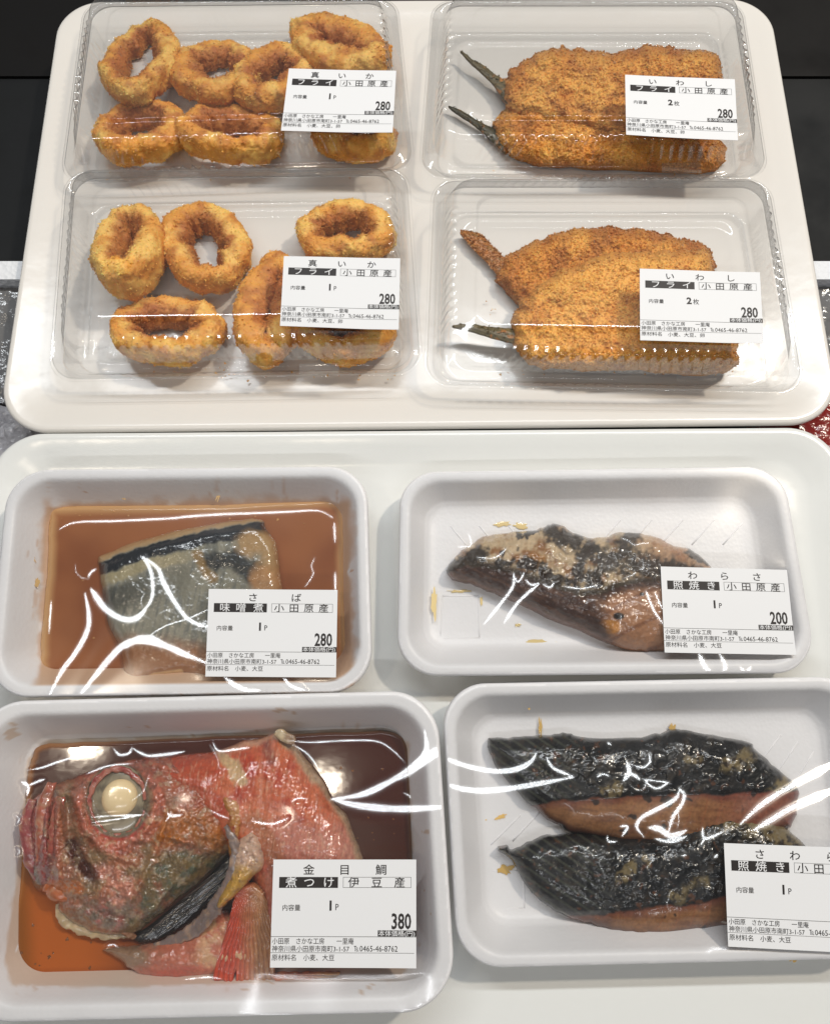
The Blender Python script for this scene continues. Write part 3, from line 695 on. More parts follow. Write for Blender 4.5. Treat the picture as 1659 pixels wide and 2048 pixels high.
mk = pillow('mackerel_fillet', OUT_MK, 12, h_mk, c_mk, M['skin'], None, 1.5, drop=2, fuzz=3)
tag(mk, 'silvery mackerel piece with dark back stripe lying in miso sauce', 'fish fillet')

# foam tray B: yellowtail
qB = [(800, 942), (1566, 930), (1638, 1345), (793, 1352)]
rB, QB = foam_tray(qB, 24, 7.5, 19, 'shallow foam tray with one teriyaki yellowtail slice', floor_in=18, emboss=[[(884, 1192), (956, 1192)], [(956, 1192), (958, 1276)], [(958, 1276), (880, 1278)], [(880, 1278), (884, 1192)]]
    +[[(1240+i*62, 1040), (1196+i*62, 1090)] for i in range(5)]+[[(900+i*58, 1052), (940+i*58, 1100)] for i in range(3)])
labB = [(1320, 1133), (1572, 1140), (1590, 1310), (1328, 1305)]
k6 = lambda p: tr(p, 760, 900, 1.8454)
strokesB = [(7, k6([(383, 642), (440, 572), (488, 505), (492, 455)])), (8, k6([(458, 637), (510, 560), (585, 495)])), (4, k6([(492, 458), (505, 485), (520, 475), (530, 452)])), (5, k6([(535, 478), (555, 497), (585, 492)])),
  (4, k6([(600, 495), (625, 508), (640, 492)])), (6, k6([(980, 520), (1008, 590), (1045, 645)])), (4, k6([(1012, 525), (1042, 590)])), (13, k6([(1175, 750), (1200, 800), (1240, 840)])), (10, k6([(1250, 750), (1275, 800), (1260, 830)])),
  (3, k6([(680, 505), (740, 512), (800, 500)])), (8, k6([(1330, 800), (1350, 820), (1370, 800)]))]
film_sheet(rB, QB, 24, 19, [(1040, 1150, 25.4, 9), (1180, 1170, 25.8, 10)], labB, 25.6, strokesB)
price_label(rB, labB, 25.6, 'わらさ', '照焼き', '小田原産', '1', 'P', '200', '小麦、大豆', 'white price label for teriyaki yellowtail, 200 yen')
OUT_YT = [(893, 1141), (905, 1120), (930, 1096), (975, 1070), (1040, 1064), (1085, 1055), (1110, 1046), (1140, 1062), (1170, 1074), (1210, 1074), (1240, 1064), (1290, 1068), (1340, 1088), (1385, 1102), (1415, 1128), (1440, 1170), (1420, 1240), (1350, 1295), (1290, 1305), (1240, 1298), (1160, 1262), (1080, 1228), (1000, 1192), (940, 1168), (905, 1160)]
YT_B = [(893, 1146), (935, 1128), (1000, 1142), (1060, 1158), (1120, 1180), (1165, 1192), (1210, 1183), (1260, 1168), (1330, 1160), (1440, 1165)]
def h_yt(px, py, sd):
    b = np.interp(px, *zip(*YT_B)); v = py-b
    h = dome(15, 65)(sd)*(1+.1*n2(px, py, 60, octv=3, seed=12.)); 
    return h+.8*sm(-v, -10, 12)+1.2*n2(px, py, 20, octv=3, seed=14.)*sm(-v, -5, 15)*sm(sd, 0, 10)+.4*n2(px, py, 9, octv=3, seed=15.)*sm(sd, 0, 8)
def c_yt(px, py, sd, h):
    s = n2(px, py, 36, octv=4, seed=11.); b = np.interp(px, *zip(*YT_B)); v = py-b+7*s
    skin = mixc(np.broadcast_to(C(190, 166, 132), (len(px), 3)), C(140, 98, 58), sm(n2(px, py, 26, octv=4, seed=16.), -.15, .45))
    skin = mixc(skin, C(166, 118, 88), sm(px, 1240, 1330)*.6)
    burn = np.zeros(len(px))
    for pts, r in (([(1100, 1055), (1120, 1075), (1150, 1085)], 24), ([(1255, 1075), (1240, 1105), (1210, 1120), (1185, 1160)], 30), ([(1180, 1095), (1160, 1130), (1150, 1170)], 22), ([(900, 1140), (935, 1112), (960, 1110)], 22), ([(1260, 1130), (1330, 1140), (1400, 1150)], 34),
                   ([(1000, 1130), (1050, 1125), (1110, 1160), (1150, 1165)], 20), ([(1040, 1070), (1075, 1062)], 9), ([(1385, 1105), (1440, 1150)], 14), ([(1010, 1105), (1030, 1100)], 9)):
        d, _, _ = segdist(px, py, pts); burn = np.maximum(burn, sm(-(d+22*s+10*n2(px, py, 10, octv=2, seed=18.)), -r*1.1, -r*.35))
    burn = np.maximum(burn, sm(v, -22, -6)*(1-sm(v, 2, 8))*.95)
    skin = mixc(skin, C(30, 22, 18), burn*.95)
    fl = mixc(np.broadcast_to(C(66, 44, 36), (len(px), 3)), C(100, 70, 54), sm(n2(px, py, 40, 7, 4, 19., 22), -.2, .5)*.8)
    tan = sm(px-(py-1180)*.25+12*s, 1175, 1215)*sm(v, 6, 22)
    ln = np.abs(np.sin((px*.5+py*.9-.0012*(px-1250)**2)/17))
    tc = mixc(np.broadcast_to(C(162, 116, 84), (len(px), 3)), C(118, 74, 50), sm(-ln, -.35, -.05)*.7)
    d = np.hypot((px-1216)/26, (py-1254)/15); tc = mixc(tc, C(206, 140, 66), sm(-d, -1.1, -.8)*.8)
    d = np.hypot((px-1237)/12, (py-1233)/8); tc = mixc(tc, C(28, 18, 16), sm(-(d+.4*s), -1.2, -.7))
    d = np.hypot((px-1283)/5, (py-1188)/4); tc = mixc(tc, C(40, 26, 20), sm(-d, -1.2, -.7))
    fl = mixc(fl, tc, tan); fl = mixc(fl, C(110, 66, 40), sm(-sd, -14, -2)*.6)
    k = mixc(skin, fl, sm(v, -2, 4))
    return k*(1+.16*n2(px, py, 6, octv=2, seed=20.)[:, None])
yt = pillow('yellowtail_slice', OUT_YT, 9, h_yt, c_yt, M['char'], None, 1.5, drop=1.5, fuzz=4)
tag(yt, 'grilled yellowtail slice with scorched silver skin and tan flesh', 'fish fillet')

# foam tray D: Spanish mackerel
qD = [(882, 1368), (1725, 1352), (1800, 1918), (914, 1940)]
rD, QD = foam_tray(qD, 25, 7.5, 20, 'foam tray with two charred fish pieces at the edge of the photo', floor_in=19, emboss=[[(974, 1742), (1046, 1742)], [(1046, 1742), (1048, 1816)], [(1048, 1816), (970, 1818)], [(970, 1818), (974, 1742)]]
    +[[(1560+i*34, 1470+i*14), (1490+i*44, 1560+i*10)] for i in range(3)]+[[(980+i*44, 1690-i*8), (1040+i*40, 1630-i*8)] for i in range(2)])
labD = [(1446, 1686), (1728, 1697), (1742, 1908), (1455, 1893)]
k8 = lambda p: tr(p, 860, 1340, 2.0763)
strokesD = [(13, k8([(40, 355), (90, 378), (160, 402), (260, 420), (350, 415), (415, 385), (440, 345)])), (14, k8([(60, 470), (120, 492), (220, 502), (350, 490), (480, 467), (595, 445)])), (8, k8([(483, 362), (512, 408), (590, 440)])),
  (5, k8([(690, 445), (715, 432), (745, 442)])), (12, k8([(815, 380), (824, 425), (800, 460)])), (10, k8([(824, 425), (850, 440), (870, 455)])), (5, k8([(905, 345), (912, 380), (880, 405), (835, 392)])), (6, k8([(880, 452), (935, 492), (990, 465)])), (4, k8([(880, 452), (940, 462), (990, 465)])),
  (11, k8([(1035, 490), (1015, 535), (940, 578), (880, 610), (855, 650), (885, 692)])), (10, k8([(1030, 488), (1052, 520), (1040, 560), (1005, 610), (985, 680)])), (16, k8([(905, 655), (950, 660), (1000, 690), (1060, 665)])), (9, k8([(930, 700), (1000, 712), (1060, 690)])),
  (13, k8([(1690, 380), (1600, 430), (1500, 482), (1380, 555), (1285, 640)])), (14, k8([(1690, 490), (1600, 530), (1500, 572), (1400, 630), (1340, 665)])), (7, k8([(785, 650), (818, 652), (795, 690)])), (5, k8([(735, 690), (740, 712), (775, 712)])), (7, k8([(1128, 655), (1138, 700), (1215, 670)])), (5, k8([(1120, 725), (1135, 702)])),
  (5, k8([(735, 300), (750, 310)])), (5, k8([(1040, 772), (1060, 768)])), (5, k8([(1175, 780), (1190, 765)]))]
film_sheet(rD, QD, 25, 20, [(1180, 1540, 26.4, 9), (1350, 1560, 26.6, 9), (1340, 1700, 27, 8)], labD, 27.2, strokesD)
price_label(rD, labD, 27.2, 'さわら', '照焼き', '小田原産', '1', 'P', '280', '小麦、大豆', 'white price label for teriyaki Spanish mackerel, cut off by the photo edge')
def spanish(outline, border, zb, seed, silver, label, T=10.5):
    bx, by = zip(*border)
    def h(px, py, sd):
        v = py-np.interp(px, bx, by); sk = sm(-v, -4, 10)
        blister = sm(np.abs(n2(px, py, 34, octv=3, seed=seed+4)), .12, .5)
        return dome(T, 60)(sd)*(1+.08*n2(px, py, 80, octv=2, seed=seed))+.9*sk+sk*(.75*blister*sm(px, border[0][0]+20, border[0][0]+120)+.22*n2(px, py, 9, octv=3, seed=seed+1))*sm(sd, 0, 10)
    def c(px, py, sd, hh):
        s = n2(px, py, 34, octv=4, seed=seed+2); v = py-np.interp(px, bx, by)+6*s
        sk = mixc(np.broadcast_to(C(24, 24, 25), (len(px), 3)), C(50, 42, 33), sm(n2(px, py, 22, octv=4, seed=seed+3), .0, .55)*.8)
        sk = mixc(sk, C(9, 9, 10), sm(n2(px, py, 60, octv=3, seed=seed+5), .0, .4)*.8)
        streak = np.abs(np.sin((py*.8-px*.55)/5.0)); left = 1-sm(px, border[0][0]+40, border[0][0]+150)
        sk = mixc(sk, C(76, 78, 66), sm(streak, .8, 1)*left*.55)
        sk = mixc(sk, C(104, 62, 34), sm(n2(px, py, 18, octv=3, seed=seed+9), .34, .6)*.55)
        for pts, r in silver:
            d, _, _ = segdist(px, py, pts); a = sm(-(d+24*s), -r*.8, -r*.2)*.85
            g = mixc(np.broadcast_to(C(124, 108, 74), (len(px), 3)), C(48, 38, 26), sm(n2(px, py, 12, octv=3, seed=seed+6), -.1, .4)); sk = sk*(1-a[:, None])+g*a[:, None]
        fl = mixc(np.broadcast_to(C(142, 98, 62), (len(px), 3)), C(100, 60, 38), sm(n2(px, py, 60, 14, 4, seed+7, 5), -.2, .5)*.7)
        arc = np.abs(np.sin(np.hypot(px-(border[0][0]+110), (py-by[0]+30)*1.2)/9)); fl = mixc(fl, C(140, 84, 52), sm(-arc, -.3, -.02)*.5*sm(px, border[0][0]+130, border[0][0]+220))
        fl = mixc(fl, C(70, 32, 24), sm(-sd, -18, -3)*.85); fl = mixc(fl, C(104, 52, 40), (1-sm(v, 2, 20))*.7); fl = mixc(fl, C(120, 60, 48), sm(px, 1380, 1520)*.7*(zb < 9.5))
        fl = mixc(fl, C(24, 18, 16), sm(n2(px, py, 40, octv=3, seed=seed+11), .38, .5)*.9)
        return mixc(sk, fl, sm(v, -2, 4))*(1+.28*n2(px, py, 6, octv=2, seed=seed+8)[:, None])
    o = pillow('spanish_mackerel_slice', outline, zb, h, c, M['char'], None, 1.6, drop=1.5, fuzz=4, fseed=seed)
    return tag(o, label, 'fish fillet', 'charred Spanish mackerel slices')
spanish([(975, 1484), (985, 1476), (1040, 1474), (1100, 1470), (1140, 1466), (1160, 1474), (1270, 1476), (1320, 1466), (1362, 1458), (1410, 1468), (1495, 1484), (1510, 1500), (1550, 1535), (1592, 1572), (1594, 1600), (1586, 1645), (1560, 1660), (1450, 1690), (1300, 1690), (1160, 1668), (1110, 1648), (1070, 1618), (1030, 1580), (1000, 1545), (982, 1515)],
        [(1050, 1610), (1110, 1604), (1200, 1596), (1280, 1590), (1400, 1588), (1600, 1582)], 9, 31., [([(1375, 1520), (1400, 1520)], 24), ([(1460, 1525), (1490, 1520)], 30), ([(1540, 1590), (1560, 1570)], 22), ([(1200, 1580), (1230, 1575)], 16)],
        'black charred fish slice lying behind, pinkish flesh along its near side')
spanish([(996, 1702), (1002, 1692), (1014, 1691), (1022, 1700), (1040, 1694), (1085, 1674), (1140, 1668), (1220, 1672), (1300, 1674), (1380, 1652), (1430, 1628), (1500, 1626), (1555, 1648), (1600, 1682), (1640, 1730), (1650, 1770), (1560, 1830), (1450, 1852), (1380, 1866), (1310, 1873), (1250, 1868), (1180, 1848), (1120, 1828), (1085, 1805), (1050, 1770), (1022, 1722)],
        [(1110, 1832), (1170, 1830), (1260, 1822), (1330, 1812), (1400, 1806), (1520, 1775), (1650, 1730)], 10, 41., [([(1450, 1640), (1520, 1650), (1580, 1680)], 46), ([(1230, 1760), (1260, 1740)], 16), ([(1340, 1790), (1400, 1760)], 24), ([(1290, 1720), (1300, 1735)], 9)],
        'black charred fish slice in front, pointed end and gold-silver patch')

# foam tray C: simmered alfonsino head
qC = [(-60, 1404), (872, 1380), (914, 2026), (-75, 2050)]
rC, QC = foam_tray(qC, 33, 9, 22, 'deepest foam tray with red fish head in dark broth', stain=([(60, 1520), (100, 1488), (740, 1462), (812, 1490), (826, 1900), (800, 1950), (300, 1968), (30, 1966), (14, 1920), (40, 1750)], C(196, 160, 120), 8, .6), lipw=5.5, floor_in=21)
labC = [(547, 1719), (832, 1719), (832, 1936), (540, 1935)]
k7 = lambda p: tr(p, 0, 1370, 1.803)
strokesC = [(16, k7([(1195, 411), (1300, 396), (1400, 352), (1480, 300), (1535, 240), (1530, 165)])), (24, k7([(1420, 345), (1490, 300), (1560, 250), (1590, 230)])), (17, k7([(1200, 412), (1300, 436), (1450, 447), (1620, 440)])), (5, k7([(768, 208), (790, 238), (850, 232), (900, 226)])),
  (4, k7([(1035, 200), (1120, 207), (1250, 200), (1360, 204), (1420, 240), (1458, 280)])), (4, k7([(1055, 215), (1110, 250), (1150, 305)])), (5, k7([(98, 308), (150, 298), (200, 280), (260, 262), (330, 245), (375, 235)])), (4, k7([(310, 322), (390, 292), (480, 283)])), (6, k7([(408, 228), (432, 252), (465, 246), (476, 224)])), (7, k7([(478, 228), (530, 254), (600, 250), (665, 240)])),
  (4, k7([(330, 476), (420, 470), (522, 467)])), (4, k7([(330, 496), (420, 484), (510, 470)])), (7, k7([(588, 438), (615, 470), (662, 466)])), (4, k7([(600, 490), (615, 470), (622, 455)])), (6, k7([(905, 488), (980, 500), (1042, 478)])), (4, k7([(760, 450), (800, 470), (830, 480)])), (4, k7([(1052, 420), (1075, 408), (1110, 410)])), (9, k7([(75, 350), (98, 365), (95, 400)])), (6, k7([(98, 365), (130, 350), (160, 340)])),
  (3, k7([(52, 470), (66, 485), (58, 500)])), (3, k7([(56, 590), (68, 602), (58, 612)])), (4, k7([(380, 945), (405, 938), (425, 950)])), (4, k7([(660, 1066), (740, 1056), (800, 1062)])), (4, k7([(1455, 390), (1475, 400), (1480, 410)]))]
film_sheet(rC, QC, 33, 22, [(240, 1600, 35.4, 8), (420, 1620, 35.8, 10), (560, 1640, 35.6, 9)], labC, 35.6, strokesC)
price_label(rC, labC, 35.6, '金目鯛', '煮つけ', '伊豆産', '1', 'P', '380', '小麦、大豆', 'white price label for simmered red bream, 380 yen')
def cC(px, py, sd, h):
    k = mixc(np.broadcast_to(C(72, 38, 30), (len(px), 3)), C(176, 92, 36), (1-sm(px, 150, 360))*sm(py-px*.2, 1680, 1800))
    k = mixc(k, C(122, 74, 22), (1-sm(px+(1700-py)*.05, 30, 75))*.8)
    k = mixc(k, C(168, 104, 40), (1-sm(sd, 0, 16))*(1-sm(px, 80, 300))*.8)
    return mixc(k, C(120, 84, 48), (1-sm(sd, 0, 7))*.5)
sauce('soy_broth', [(55, 1560), (66, 1512), (100, 1488), (300, 1480), (520, 1470), (740, 1462), (790, 1466), (812, 1490), (818, 1560), (824, 1750), (828, 1900), (812, 1945), (770, 1958), (540, 1962), (300, 1970), (90, 1976), (30, 1968), (12, 1945), (18, 1880), (38, 1760), (50, 1640)], 13.5, cC, 'dark brown soy broth, amber at one side, around the fish head')

fh = empty('fish_head', 0, 0); tag(fh, 'simmered red fish head with one cooked white eye in dark broth', 'fish head')
RED, PINK, CREAM, DKRED, GREYG = C(196, 62, 40), C(196, 104, 88), C(196, 168, 132), C(128, 34, 26), C(120, 108, 84)
# nape flesh with red skin
OUT_NP = [(300, 1530), (340, 1512), (433, 1500), (477, 1484), (532, 1472), (556, 1460), (572, 1470), (590, 1486), (610, 1514), (632, 1540), (649, 1564), (668, 1600), (694, 1632), (712, 1676), (728, 1722), (735, 1800), (715, 1880), (640, 1935), (560, 1920), (520, 1840), (500, 1760), (440, 1690), (380, 1640), (320, 1590)]
def h_np(px, py, sd):
    return dome(20, 75)(sd)*(1+.07*n2(px, py, 90, octv=3, seed=51.))+.35*n2(px, py, 4, 40, 3, 52., 8)*sm(sd, 3, 15)+.7*n2(px, py, 22, octv=3, seed=53.)*sm(sd, 3, 15)
def c_np(px, py, sd, h):
    s = n2(px, py, 40, octv=4, seed=54.)
    k = mixc(np.broadcast_to(C(202, 108, 70), (len(px), 3)), C(180, 68, 42), sm(n2(px, py, 60, octv=4, seed=55.), -.1, .4))
    k = mixc(k, C(190, 122, 104), sm(py+20*s, 1620, 1670)*sm(px, 500, 560)*.85)
    k = mixc(k, C(170, 62, 36), sm(-px+20*s, -470, -400)*.7)
    st = n2(px, py, 5, 60, 3, 56., 8); k = mixc(k, C(222, 150, 128), sm(st, .1, .6)*.4*sm(px, 470, 520))
    k = mixc(k, C(150, 56, 44), sm(-st, .2, .6)*.4*sm(px, 470, 520))
    d, _, _ = segdist(px, py, [(445, 1508), (465, 1530), (480, 1555)]); k = mixc(k, C(206, 178, 134), sm(-(d+14*s), -17, -8)*.85)
    d, _, _ = segdist(px, py, [(440, 1502), (500, 1484), (560, 1466)]); k = mixc(k, C(204, 156, 124), sm(-(d+8*s), -14, -4)*.8)
    d, _, _ = segdist(px, py, [(552, 1462), (596, 1500), (649, 1566), (700, 1640), (730, 1725)]); k = mixc(k, C(186, 160, 128), sm(-(d+8*s), -20, -8)*.9)
    d, _, _ = segdist(px, py, [(535, 1490), (545, 1520)]); k = mixc(k, C(120, 70, 64), sm(-(d+10*s), -16, -4)*.6)
    d, _, _ = segdist(px, py, [(500, 1640), (540, 1700), (570, 1760)]); k = mixc(k, C(160, 96, 56), sm(-(d+16*s), -34, -8)*.7)
    k = mixc(k, C(214, 168, 138), sm(n2(px, py, 6, 22, 3, 59., 8), .15, .6)*.45); return k*(1+.28*n2(px, py, 7, octv=3, seed=58.)[:, None])
pillow('nape', OUT_NP, 13, h_np, c_np, M['wet'], fh, 1.6, drop=3, fuzz=3)
# head: cheek, snout and gill cover in one relief
OUT_HD = [(58, 1610), (84, 1582), (116, 1566), (165, 1548), (211, 1533), (266, 1517), (330, 1512), (400, 1530), (450, 1580), (470, 1640), (474, 1690), (448, 1716), (420, 1745), (385, 1778), (344, 1810), (300, 1846), (272, 1866), (222, 1872), (165, 1858), (120, 1828), (112, 1800), (88, 1786), (66, 1770), (54, 1720), (50, 1650)]
EX, EY = 236, 1602
def h_hd(px, py, sd):
    h = dome(19, 90)(sd)
    r = np.hypot((px-EX)/66, (py-EY)/78)
    h += 2.0*np.exp(-((r-1.12)/.14)**2)-5.0*sm(-r, -1.0, -.7)
    for pts, wd, a in (([(150, 1585), (170, 1660), (215, 1710), (270, 1725)], 9, 2.2), ([(315, 1560), (335, 1640), (310, 1700), (285, 1760), (262, 1800)], 7, 2.0), ([(95, 1590), (90, 1660), (85, 1730)], 9, 2.4), ([(118, 1600), (112, 1680), (120, 1770)], 8, 2.2), ([(320, 1670), (400, 1690), (450, 1710)], 6, 1.4), ([(200, 1790), (240, 1750), (262, 1800)], 9, 1.6), ([(345, 1770), (300, 1830)], 7, 1.4), ([(300, 1522), (360, 1545)], 7, 2.0)):
        d, _, _ = segdist(px, py, pts); h += a*np.exp(-(d/wd)**2)
    for pts, wd, a in (([(135, 1600), (140, 1680), (175, 1740)], 9, 4.5), ([(104, 1610), (100, 1700)], 5, 2.5), ([(150, 1800), (200, 1825), (260, 1840)], 8, 2.), ([(255, 1690), (330, 1690), (345, 1600)], 6, 1.2)):
        d, _, _ = segdist(px, py, pts); h -= a*np.exp(-(d/wd)**2)
    return np.maximum(h+1.3*n2(px, py, 26, octv=4, seed=61.)*sm(sd, 3, 14)+.9*n2(px, py, 10, octv=3, seed=62.)*sm(sd, 3, 14), .2)
def c_hd(px, py, sd, h):
    s = n2(px, py, 34, octv=4, seed=63.)
    k = mixc(np.broadcast_to(C(156, 100, 74), (len(px), 3)), C(130, 108, 76), sm(n2(px, py, 45, octv=4, seed=64.), -.2, .4)*.8)
    k = mixc(k, C(160, 76, 46), sm(px-(py-1540)*.3+18*s, 300, 350)*sm(-py+15*s, -1660, -1610)*.9)
    k = mixc(k, C(164, 86, 62), sm(-py+16*s, -1580, -1535)*.8)
    d, _, _ = segdist(px, py, [(330, 1660), (400, 1650), (440, 1670)]); k = mixc(k, C(170, 100, 34), sm(-(d+18*s), -46, -14)*.85)
    op = sm(px+py*.45+14*s, 1065, 1100)*sm(py+10*s, 1690, 1715); oc = mixc(np.broadcast_to(C(126, 104, 68), (len(px), 3)), C(92, 96, 76), sm(n2(px, py, 26, octv=4, seed=65.), -.2, .4)); oc = mixc(oc, C(160, 92, 66), sm(n2(px, py, 34, octv=4, seed=66.), .0, .45)*.7)
    k = k*(1-op[:, None])+oc*op[:, None]
    low = sm(py+.25*px+12*s, 1830, 1880)*(1-op); lc = mixc(np.broadcast_to(C(140, 118, 98), (len(px), 3)), C(164, 100, 88), sm(n2(px, py, 22, octv=4, seed=67.), -.1, .4)); lc = mixc(lc, C(90, 74, 58), sm(n2(px, py, 18, octv=4, seed=68.), .1, .5)*.7)
    k = k*(1-low[:, None])+lc*low[:, None]
    r = np.hypot((px-EX)/66, (py-EY)/78)
    k = mixc(k, C(182, 104, 86), np.exp(-((r-1.15+.14*s)/.14)**2)*.8); k = mixc(k, C(168, 74, 58), np.exp(-((r-1.33+.12*s)/.09)**2)*.45)
    k = mixc(k, C(120, 110, 92), sm(-r, -1.02, -.9)); k = mixc(k, C(84, 80, 70), sm(-r, -.85, -.6)*.7); k = mixc(k, C(186, 40, 48), np.exp(-((r-.98)/.05)**2)*.6*sm(py, 1610, 1650))
    mo = sm(-px+14*s, -130, -95)*sm(py, 1570, 1600); mc = mixc(np.broadcast_to(C(150, 70, 62), (len(px), 3)), C(112, 50, 52), sm(n2(px, py, 10, 50, 4, 69.), -.1, .4)); k = k*(1-mo[:, None])+mc*mo[:, None]
    d, _, _ = segdist(px, py, [(104, 1775), (150, 1775)]); k = mixc(k, C(196, 108, 50), sm(-(d+10*s), -22, -6)*.85)
    d, _, _ = segdist(px, py, [(145, 1690), (160, 1730), (185, 1750)]); k = mixc(k, C(70, 26, 24), sm(-(d+8*s), -20, -8)*.85)
    d, _, _ = segdist(px, py, [(62, 1740), (72, 1772)]); k = mixc(k, C(70, 62, 48), sm(-d, -16, -8)*.9)
    d, _, _ = segdist(px, py, [(215, 1745), (245, 1770), (235, 1800)]); k = mixc(k, C(186, 124, 104), sm(-(d+10*s), -26, -8)*.7)
    k = mixc(k, C(176, 152, 122), sm(n2(px, py, 16, octv=4, seed=79.), .12, .5)*.55); k = mixc(k, C(92, 60, 46), sm(n2(px, py, 22, octv=4, seed=80.), .15, .55)*.5); return k*(1+.34*n2(px, py, 8, octv=3, seed=70.)[:, None])
pillow('head', OUT_HD, 15, h_hd, c_hd, M['wet'], fh, 1.5, drop=4, fuzz=3)
def ball(name, cx, cy, z, rx, ry, rz, colf, parent, mt, n=48):
    c = at3(cx, cy, z); th = np.linspace(0, np.pi, n//2+1)[1:-1]; ph = np.linspace(0, 2*np.pi, n, endpoint=False); rings = []
    for t in th[::-1]: rings.append(np.stack([c[0]+rx*np.sin(t)*np.cos(ph), c[1]+ry*np.sin(t)*np.sin(ph), np.full(n, c[2]+rz*np.cos(t))], -1))
    V, F = loft(rings, True, True); V[-1] = c-np.array([0, 0, rz]); V[-2] = c+np.array([0, 0, rz])
    return mesh_np(name, V, F, [mt], parent, colf(V, c))
eye = ball('eye', 234, 1606, 28.6, 13.2, 16.2, 3.6, lambda V, c: mixc(np.broadcast_to(C(150, 138, 114), V.shape), C(100, 90, 76), sm(fbm(V, 5., 3), -.2, .4)), fh, M['eye'])
ball('eye_lens', 240, 1596, 30.6, 8.0, 8.2, 4.2, lambda V, c: np.broadcast_to(C(238, 212, 164), V.shape)*(1-.06*np.abs(fbm(V, 4., 2))[:, None]), eye, M['eye'])
V, F = tube([(EX-1+56*math.cos(a), EY+4+68*math.sin(a), 31.2) for a in np.linspace(.2, 2*math.pi-.1, 22)], [.8, 1.6, 1.1, 1.5, .7], 12, 5, .6); V = V+np.stack([fbm(V, 4., 3, seed=q) for q in (1., 11., 21.)], -1)*.9
mesh_np('eye_rim', V, F, [M['wet']], fh, mixc(np.broadcast_to(C(178, 112, 94), V.shape), C(150, 58, 50), sm(fbm(V, 4., 3), -.2, .4)))
paint_tube('jaw_bone', [(104, 1566, 29), (88, 1610, 32), (84, 1670, 32), (82, 1722, 28)], [2, 3.1, 3.0, 2.0], C(170, 88, 66), fh)
paint_tube('jaw_bone', [(122, 1594, 31), (112, 1650, 33), (110, 1710, 32), (104, 1762, 28)], [2, 3.2, 3.4, 2.2], C(168, 82, 66), fh)
paint_tube('jaw_bone', [(66, 1600, 25), (54, 1650, 26), (62, 1710, 26), (78, 1760, 23)], [2, 3.4, 3.4, 2.0], C(146, 66, 66), fh)
paint_tube('lower_jaw', [(92, 1768, 26), (112, 1780, 27), (138, 1778, 27), (150, 1764, 25)], [2.5, 4.5, 4.2, 2.], C(182, 98, 50), fh)
paint_tube('chin_bone', [(118, 1808, 20), (128, 1836, 20), (165, 1856, 20), (215, 1868, 20), (258, 1868, 19)], [1.6, 2.6, 2.8, 2.4, 1.2], C(190, 166, 128), fh)
paint_tube('chin_bone', [(170, 1826, 26), (210, 1838, 26), (245, 1858, 23), (270, 1876, 19)], [1.2, 1.8, 1.8, 1.0], C(150, 104, 74), fh)
# gill opening, membrane and shoulder bone
pillow('gill_opening', [(268, 1872), (300, 1850), (346, 1812), (390, 1776), (430, 1738), (462, 1708), (470, 1740), (450, 1776), (410, 1815), (370, 1850), (320, 1880), (280, 1886)], 17.5, lambda px, py, sd: dome(1.5, 14)(sd)+.4*n2(px, py, 50, 6, 3, 71., -38)-1,
       lambda px, py, sd, h: mixc(np.broadcast_to(C(26, 22, 22), (len(px), 3)), C(92, 78, 72), sm(n2(px, py, 90, 5, 3, 72., -38), .2, .6)), M['wet'], fh, 1.5, drop=3)
paint_tube('gill_membrane', [(300, 1895, 20), (350, 1880, 22), (400, 1850, 26), (440, 1800, 30), (466, 1745, 33), (470, 1690, 35), (452, 1650, 34)], [1.0, 2.6, 3.4, 3.2, 2.6, 2.2, 1.0], C(128, 110, 104), fh)
def c_sh(px, py, sd, h):
    s = n2(px, py, 20, octv=4, seed=73.); k = mixc(np.broadcast_to(C(206, 170, 146), (len(px), 3)), C(196, 150, 48), sm(px*.3-py*.8+20*s, -1258, -1230)*0+sm(py+16*s, 1715, 1760)*.9)
    return mixc(k, C(120, 88, 76), sm(n2(px, py, 14, octv=4, seed=74.), .05, .5)*.6)
pillow('shoulder_bone', [(488, 1668), (505, 1660), (524, 1680), (530, 1710), (526, 1736), (508, 1752), (490, 1772), (462, 1800), (440, 1818), (433, 1808), (448, 1776), (462, 1740), (466, 1700)], 29, lambda px, py, sd: dome(6, 22)(sd)+.9*n2(px, py, 14, octv=3, seed=75.)*sm(sd, 1, 8), c_sh, M['wet'], fh, 1.3, drop=9, fuzz=2)
pillow('gill_plate', [(440, 1590), (476, 1600), (486, 1640), (480, 1680), (462, 1720), (455, 1690), (452, 1640)], 29.5, lambda px, py, sd: dome(4, 14)(sd)+.9*n2(px, py, 14, octv=3, seed=77.)*sm(sd, 1, 8), lambda px, py, sd, h: mixc(np.broadcast_to(C(176, 116, 44), (len(px), 3)), C(150, 60, 30), sm(n2(px, py, 16, octv=3, seed=78.), -.1, .4)), M['wet'], fh, 1.3, drop=9, fuzz=2)
def c_bf(px, py, sd, h):
    s = n2(px, py, 30, octv=4, seed=81.); k = mixc(np.broadcast_to(C(184, 106, 82), (len(px), 3)), C(140, 116, 92), sm(-px+30*s, -330, -270)*.9); k = mixc(k, C(206, 160, 120), sm(n2(px, py, 26, octv=4, seed=82.)+.25, -.1, .5)*sm(px, 370, 420)); return mixc(k, C(190, 70, 56), sm(py+14*s, 1925, 1945)*.6)*(1+.2*n2(px, py, 8, octv=3, seed=83.)[:, None])
pillow('belly_flap', [(204, 1900), (235, 1892), (290, 1886), (350, 1874), (400, 1846), (440, 1822), (480, 1826), (520, 1850), (520, 1940), (440, 1950), (360, 1960), (300, 1956), (262, 1940), (235, 1918)], 14, lambda px, py, sd: dome(10, 40)(sd)+1.*n2(px, py, 24, octv=4, seed=84.)*sm(sd, 1, 10), c_bf, M['wet'], fh, 1.6, drop=3, fuzz=4)
